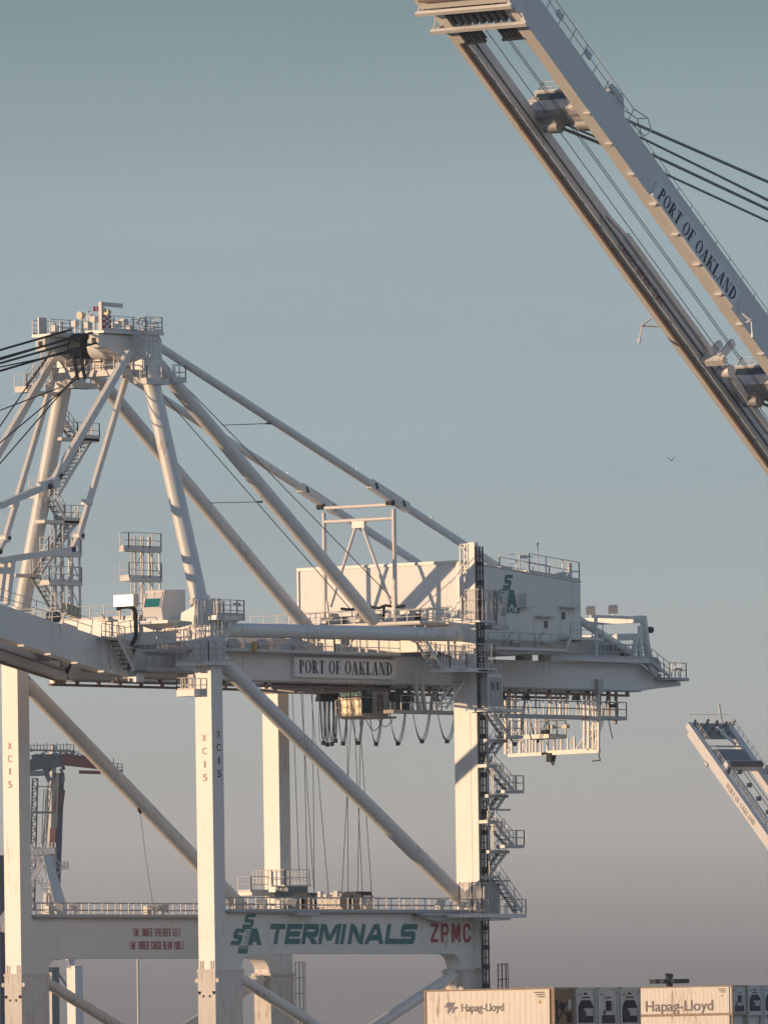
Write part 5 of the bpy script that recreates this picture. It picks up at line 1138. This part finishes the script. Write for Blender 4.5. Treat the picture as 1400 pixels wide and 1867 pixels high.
# ================================================================== LIGHT MASTS
def mast(p, ztop, r, lab, head, rad=1.6):
    o = empty('light_mast', (p.x, p.y, 0)); tag(o, lab, 'light mast', 'tall terminal light masts')
    MB().tube((0, 0, 0), (0, 0, ztop), r, r * .6, n=12).build('pole', RAILM, o); MB().box(-.6, .6, -.6, .6, 0, .7).build('foundation', GRATE, o)
    if head:
        MB().tube((0, 0, ztop - .62), (0, 0, ztop - .48), rad, n=16).tube((0, 0, ztop - 1.3), (0, 0, ztop + .2), r * 1.3, n=10).tube((-.3, 0, ztop - .1), (-.3, 0, ztop + .25), .25, n=10).tube((.4, 0, ztop - .1), (.4, 0, ztop + .1), .2, n=10).build('lamp_ring', DARK, o)
        for k in range(10):
            a = k * math.pi / 5 + .3
            c = V((math.cos(a) * rad, math.sin(a) * rad, ztop - .55)); MB().box(c.x - .26, c.x + .26, c.y - .26, c.y + .26, c.z - .25, c.z + .2).build('floodlight', DARK, o)
    return o
q = Dp(1220, 1787, 1250); mast(q, q.z + .4, .28, 'high light mast with round lamp head behind the containers', True, 1.7)
q = Dp(252, 1800, 1050); mast(q, Dp(252, 1700, 1050).z, .16, 'slim pale light mast seen under the portal beam with red lettering', False)

# ================================================================== DISTANT CRANES
# (a) raised boom at the right edge, on another quay
DR = 2350.0; PXM = F / DR
bdir_h = V((.326, .945, 0)).normalized(); e_ = V((.945, -.326, 0)).normalized(); be = math.radians(39.8)
tipp = Dp(1258, 1316, DR)
bd = (bdir_h * math.cos(be) + EZ * math.sin(be)); bn = (EZ * math.cos(be) - bdir_h * math.sin(be))
c3 = empty('gantry_crane', (tipp - bd * 60).xy.to_3d()); tag(c3, 'small distant white crane, boom raised, dark decks between its girders', 'crane')
def c3p(s_, e, n): return tipp - bd * s_ + e_ * e + bn * n
def c3part(name, mb, m, par=None):
    o = mb.build(name, m); o.parent = par or c3
    if par is None: o.matrix_parent_inverse = Matrix.Translation(-V(c3.location))
    return o
def beam3(mb, a, b, w_, h_): mb.bar(c3p(*a), c3p(*b), w_, h_, bn)
for e0 in (0.0, 9.0):
    m = MB(); beam3(m, (1.5, e0, -1.2), (62, e0, -1.2), 1.1, 2.2); beam3(m, (0, e0, -.8), (1.5, e0, -.8), 1.0, 1.3)
    beam3(m, (10, e0 - .5, -2.3), (11, e0 - .5, -2.3), .8, .5)
    g3 = c3part('boom_girder', m, WHITE)
    m = MB()
    for k in range(28): a = c3p(1 + k * 2.0, e0 + .6, -.1); m.bar(a, a + bn * 1.1, .09)
    for h_ in (.5, 1.1): m.bar(c3p(1, e0 + .6, h_ - .1), c3p(56, e0 + .6, h_ - .1), .07)
    c3part('handrail', m, RAILM, None)
    m = MB(); beam3(m, (14, e0 + 1.7, -.2), (62, e0 + 1.7, -.2), .7, .9); c3part('forestay_link', m, WHITE)
    if e0 == 0:
        o = c3p(18.5, -.56, -1.75); c3part('lettering', serif_mb('PORT OF OAKLAND', o, -bd, bn, 12.2, 1.05), WORN)
m = MB()
for s0, s1 in ((.0, 4.6), (8.2, 12.5)):
    m.add([c3p(s0, .6, -.4), c3p(s0, 8.4, -.4), c3p(s1, 8.4, -.4), c3p(s1, .6, -.4), c3p(s0, .6, -.8), c3p(s0, 8.4, -.8), c3p(s1, 8.4, -.8), c3p(s1, .6, -.8)], [(0, 1, 2, 3), (7, 6, 5, 4), (0, 3, 7, 4), (1, 5, 6, 2), (0, 4, 5, 1), (3, 2, 6, 7)])
c3part('deck', m, TEALBOX)
m = MB(); beam3(m, (14.5, .5, .4), (14.5, 8.5, .4), 1.4, 1.6); beam3(m, (7.6, .5, -.2), (7.6, 8.5, -.2), .3, .3); c3part('boom_tie', m, WHITE)
m = MB()
for k in range(10): a = c3p(1 + (k % 3) * 1.4, 1 + k * .75, -.2); m.bar(a, a + bn * (.6 + (k % 4) * .3), .4)
beam3(m, (15.0, 1, 1.3), (15.0, 8.5, 1.3), 1.0, .7); c3part('machinery', m, DARK)
m = MB()
for k in range(7): a = c3p(-.3, k * 1.4, -.1); m.bar(a, a + EZ * 1.3, .1)
m.bar(c3p(-.3, 0, -.1) + EZ * 1.3, c3p(-.3, 9, -.1) + EZ * 1.3, .08); m.bar(c3p(3, 6.2, 0), c3p(-1.5, 6.2, 3.2), .3)
m.bar(c3p(2.6, 4.6, .6), c3p(8.0, 6.2, .6), .5); c3part('tip_frame', m, RAILM)
m = MB()
for s_ in (20, 26, 32, 38, 44, 50): beam3(m, (s_, .4, -.3), (s_, 2.2, -.3), .15, .15)
m.tube(c3p(13.5, 5, -.8), c3p(60, 5, -.8), .07); m.tube(c3p(13.5, 6, -.8), c3p(60, 6, -.8), .07); c3part('rope', m, DARK)
for k in range(40):
    s_ = 1 + (k * 17 % 34) * .9; e_0 = (.5, 9.5, 8.4)[k % 3]; a = c3p(s_, e_0, -.1); c3part('fitting', MB().bar(a, a + bn * (.5 + (k % 5) * .22) + e_ * ((k % 3 - 1) * .3), .16 + (k % 4) * .07), STEEL if k % 3 else DARK)
for k in range(5): a = c3p(17 + k * 4.2, 2.6, .3); c3part('floodlight', MB().bar(a, a + EZ * .9, .7), DARK)
m = MB(); foot = c3p(62, 4.5, 0)
for e0 in (0, 9): a = c3p(61, e0, -1.2); m.bar(V((a.x, a.y, 0)), V((a.x, a.y, a.z + 25)), 1.6)
c3part('tower_leg', m, WHITE)

# (b) red and blue crane far left
DL = 2150.0; s4 = F / DL
q = Dp(95, 1600, DL)
c4 = empty('gantry_crane', (q.x, q.y, 0)); tag(c4, 'distant hazy crane with red and blue leg and red girder', 'crane')
def c4part(name, mb, m, root=c4):
    o = mb.build(name, m); o.parent = root; o.matrix_parent_inverse = Matrix.Translation(-V(root.location)); return o
def D4(u, v, dd=0): return Dp(u, v, DL + dd)
def ground(p): return V((p.x, p.y, 0))
c4part('leg', MB().bar(D4(108, 1410), D4(100, 1640), 1.3).bar(D4(100, 1640), ground(D4(98, 1640)), 1.3), BLUEP)
c4part('leg_panel', MB().bar(D4(110, 1440), D4(105, 1482), 1.36).bar(D4(101, 1510), D4(99.5, 1545), 1.36), REDP)
c4part('leg', MB().bar(D4(97, 1360, 6), D4(93, 1560, 6), .9).bar(D4(93, 1560, 6), ground(D4(93, 1560, 6)), .9), RAILM)
m = MB().lattice(D4(64, 1420, 8), D4(58, 1660, 8), .9, RT, 26, .11); c4part('ladder', m, BLUEP)
c4part('girder', MB().bar(D4(112, 1385), D4(182, 1393), 1.6, 2.0), REDP)
c4part('girder', MB().bar(D4(20, 1400), D4(112, 1388), 1.6, 2.0), BLUEP); c4part('girder', MB().bar(D4(182, 1394), D4(205, 1396), 1.2, 1.2), BLUEP)
c4part('end_platform', MB().rail([D4(198, 1404), D4(223, 1406)], 1.2, .8, r=.06).bar(D4(196, 1405), D4(224, 1407), 1.2, .25).bar(D4(207, 1398), D4(207, 1382), .1), BLUEP)
c4part('machinery_cover', MB().bar(D4(144, 1408), D4(184, 1409), 1.0, .6), REDP)
m = MB()
for k in range(14): u = 56 + k * 6; m.bar(D4(u, 1370), D4(u, 1358 - (k % 3) * 2), .12)
m.bar(D4(54, 1360), D4(132, 1358), .1).bar(D4(54, 1368), D4(130, 1370), .8, .3).bar(D4(115, 1372), D4(155, 1385), .25).bar(D4(100, 1375), D4(150, 1380), .35)
for k in range(9): u = 62 + k * 7.3; m.bar(D4(u, 1376, k % 3), D4(u + 4, 1392, k % 3), .7, 1.1)
m.bar(D4(40, 1412), D4(82, 1410), 1.6, .9).bar(D4(82, 1402), D4(90, 1425), .8).bar(D4(66, 1434), D4(100, 1436), .2).bar(D4(112, 1420), D4(118, 1420), 1.2)
m.bar(D4(56, 1482), D4(97, 1482), .4)
for k in range(26): u = 56 + (k * 37 % 78); v = 1366 + (k * 23 % 40); m.bar(D4(u, v, k % 4), D4(u + 3 + k % 5, v + 5 + k % 7, k % 4), .35 + (k % 3) * .2, .5)
for k in range(9): u = 112 + k * 8; m.bar(D4(u, 1376), D4(u, 1366), .08)
m.bar(D4(112, 1367), D4(150, 1372), .07).lattice(D4(122, 1372), D4(160, 1386), 1.0, UP, 8, .08).lattice(D4(92, 1418), D4(80, 1545), .6, RT, 18, .07)
for k in range(5): m.bar(D4(104, 1440 + k * 24), D4(114, 1440 + k * 24), .5, .15)
c4part('machinery', m, TEALBOX)
m = MB()
for u in (80, 84, 88): m.tube(D4(u, 1440), D4(u - 5, 1560), .07, n=5)
c4part('rope', m, DARK)

# (c) white crane tower in front of it
DW = 1650.0
def D5(u, v, dd=0): return Dp(u, v, DW + dd)
q = D5(90, 1700); c5 = empty('gantry_crane', (q.x, q.y, 0)); tag(c5, 'distant white crane whose tower head shows below the red girder', 'crane')
P5 = lambda name, mb, m: c4part(name, mb, m, c5)
P5('tower_leg', MB().bar(D5(82, 1552), D5(110, 1668), 1.1).bar(D5(110, 1668), D5(136, 1775), 1.1), WHITE)
P5('tower_leg', MB().bar(D5(84, 1552, 8), D5(120, 1668, 8), .9).bar(D5(120, 1668, 8), D5(130, 1775, 8), .9), WHITE)
P5('forestay_link', MB().bar(D5(92, 1553), D5(56, 1606), .75).bar(D5(56, 1606), D5(-60, 1760), .75), WHITE)
P5('tower_leg', MB().bar(D5(60, 1550, 12), D5(4, 1700, 12), .9), WHITE)
P5('tower_head', MB().bar(D5(56, 1556), D5(100, 1552), 1.2, .8).bar(D5(60, 1562), D5(92, 1560), .9, 1.0), WHITE)
m = MB().rail([D5(57, 1552), D5(101, 1549)], .9, .5, r=.05).bar(D5(57, 1551), D5(102, 1548), 1, .2)
for u, v, ww in ((56, 1568, 18), (110, 1583, 15), (112, 1585, 12), (56, 1612, 22), (60, 1572, 14), (76, 1622, 25), (90, 1600, 10)):
    m.bar(D5(u, v), D5(u + ww, v - 1), 1.0, .2); m.rail([D5(u, v), D5(u + ww, v)], .8, .6, r=.04, toe=False)
m.bar(D5(92, 1556), D5(118, 1586), .15).bar(D5(86, 1562), D5(112, 1588), .12).bar(D5(110, 1588), D5(84, 1620), .2).bar(D5(84, 1622), D5(108, 1665), .15).bar(D5(104, 1596), D5(95, 1625), .12)
for k in range(6): m.bar(D5(78 + k * 6, 1664), D5(80 + k * 6, 1640 + (k % 3) * 6), .2)
for k in range(5): m.bar(D5(62 + k * 9, 1546), D5(62 + k * 9, 1553), .4, .4)
m.bar(D5(84, 1630), D5(82, 1668), .5).bar(D5(92, 1632), D5(92, 1668), .3)
P5('stair_tower', m, RAILM)
P5('cross_beam', MB().bar(D5(84, 1758), D5(147, 1757), 1.0, 1.0), WHITE)
a = D5(136, 1762); P5('leg', MB().bar(a, ground(a), 1.6, 1.5), WHITE)
a = D5(4, 1700); P5('leg', MB().bar(D5(2, 1560, 14), ground(D5(0, 1700, 14)), 1.0), BLUEP)
P5('brace', MB().bar(D5(100, 1766), D5(126, 1805), .3).bar(D5(80, 1768), D5(98, 1770), .8, .7), TEALBOX)

# ================================================================== BIRD
q = Dp(1224, 840, 800); g = empty('gull', q); tag(g, 'small pale bird flying in the open sky left of the raised boom', 'bird')
gb = MB().tube((-.28, 0, -.03), (0, 0, 0), .03, .09, n=10).tube((0, 0, 0), (.22, 0, .04), .09, .05, n=10).tube((.22, 0, .04), (.34, 0, .04), .05, .01, n=8)
gb.build('body', WHITE, g); g.scale = (.45, .45, .45)
for sg_ in (-1, 1):
    MB().add([(.1, 0, .05), (-.12, 0, .05), (-.1, sg_ * .45, .32), (.12, sg_ * .42, .34), (-.22, sg_ * .62, .62), (-.12, sg_ * .62, .64)], [(0, 1, 2, 3), (3, 2, 4, 5)]).build('wing', STEEL, g)

# ================================================================== GROUND, WATER, HAZE
def sheet(name, x0, x1, y0, y1, z, m):
    o = MB().add([(x0, y0, z), (x1, y0, z), (x1, y1, z), (x0, y1, z)], [(0, 1, 2, 3)]).build(name, m); o['kind'] = 'structure'; return o
conc = mat('apron_concrete', (.23, .22, .20), .85, dirt=.5, dirtcol=(.10, .095, .09), scale=.08)
wm = mat('sea_water', (.02, .045, .055), .12)
t = wm.node_tree; nz = t.nodes.new('ShaderNodeTexNoise'); nz.inputs['Scale'].default_value = .25; nz.inputs['Detail'].default_value = 6
gg = t.nodes.new('ShaderNodeNewGeometry'); t.links.new(gg.outputs['Position'], nz.inputs['Vector'])
bb = t.nodes.new('ShaderNodeBump'); bb.inputs['Strength'].default_value = .5; t.links.new(nz.outputs[0], bb.inputs['Height']); t.links.new(bb.outputs[0], t.nodes['Principled BSDF'].inputs['Normal'])
sheet('ground', -4.0, 6000, -6000, 6000, 0, conc)
sheet('water', -6000, -4.0, -6000, 6000, -2.6, wm)
o = MB().box(-4.6, -4.0, -6000, 6000, -6, .15).build('ground_edge', conc); o['kind'] = 'structure'
for x in (0, 30.48):
    o = MB().box(x - .06, x + .06, -400, 400, .0, .03).build('ground_track', BROWN); o['kind'] = 'structure'

HAZE_D = 0.00009
if HAZE_D:
    hz = MB().box(-800, 2600, -700, 2600, -5, 125).build('haze', mat('haze_air', (1, 1, 1))); hz['kind'] = 'stuff'
    m = hz.data.materials[0]; t = m.node_tree; t.nodes.clear(); ou = t.nodes.new('ShaderNodeOutputMaterial')
    pv = t.nodes.new('ShaderNodeVolumePrincipled'); pv.inputs['Color'].default_value = (.72, .78, .86, 1); pv.inputs['Density'].default_value = HAZE_D; pv.inputs['Anisotropy'].default_value = .3
    t.links.new(pv.outputs[0], ou.inputs['Volume'])
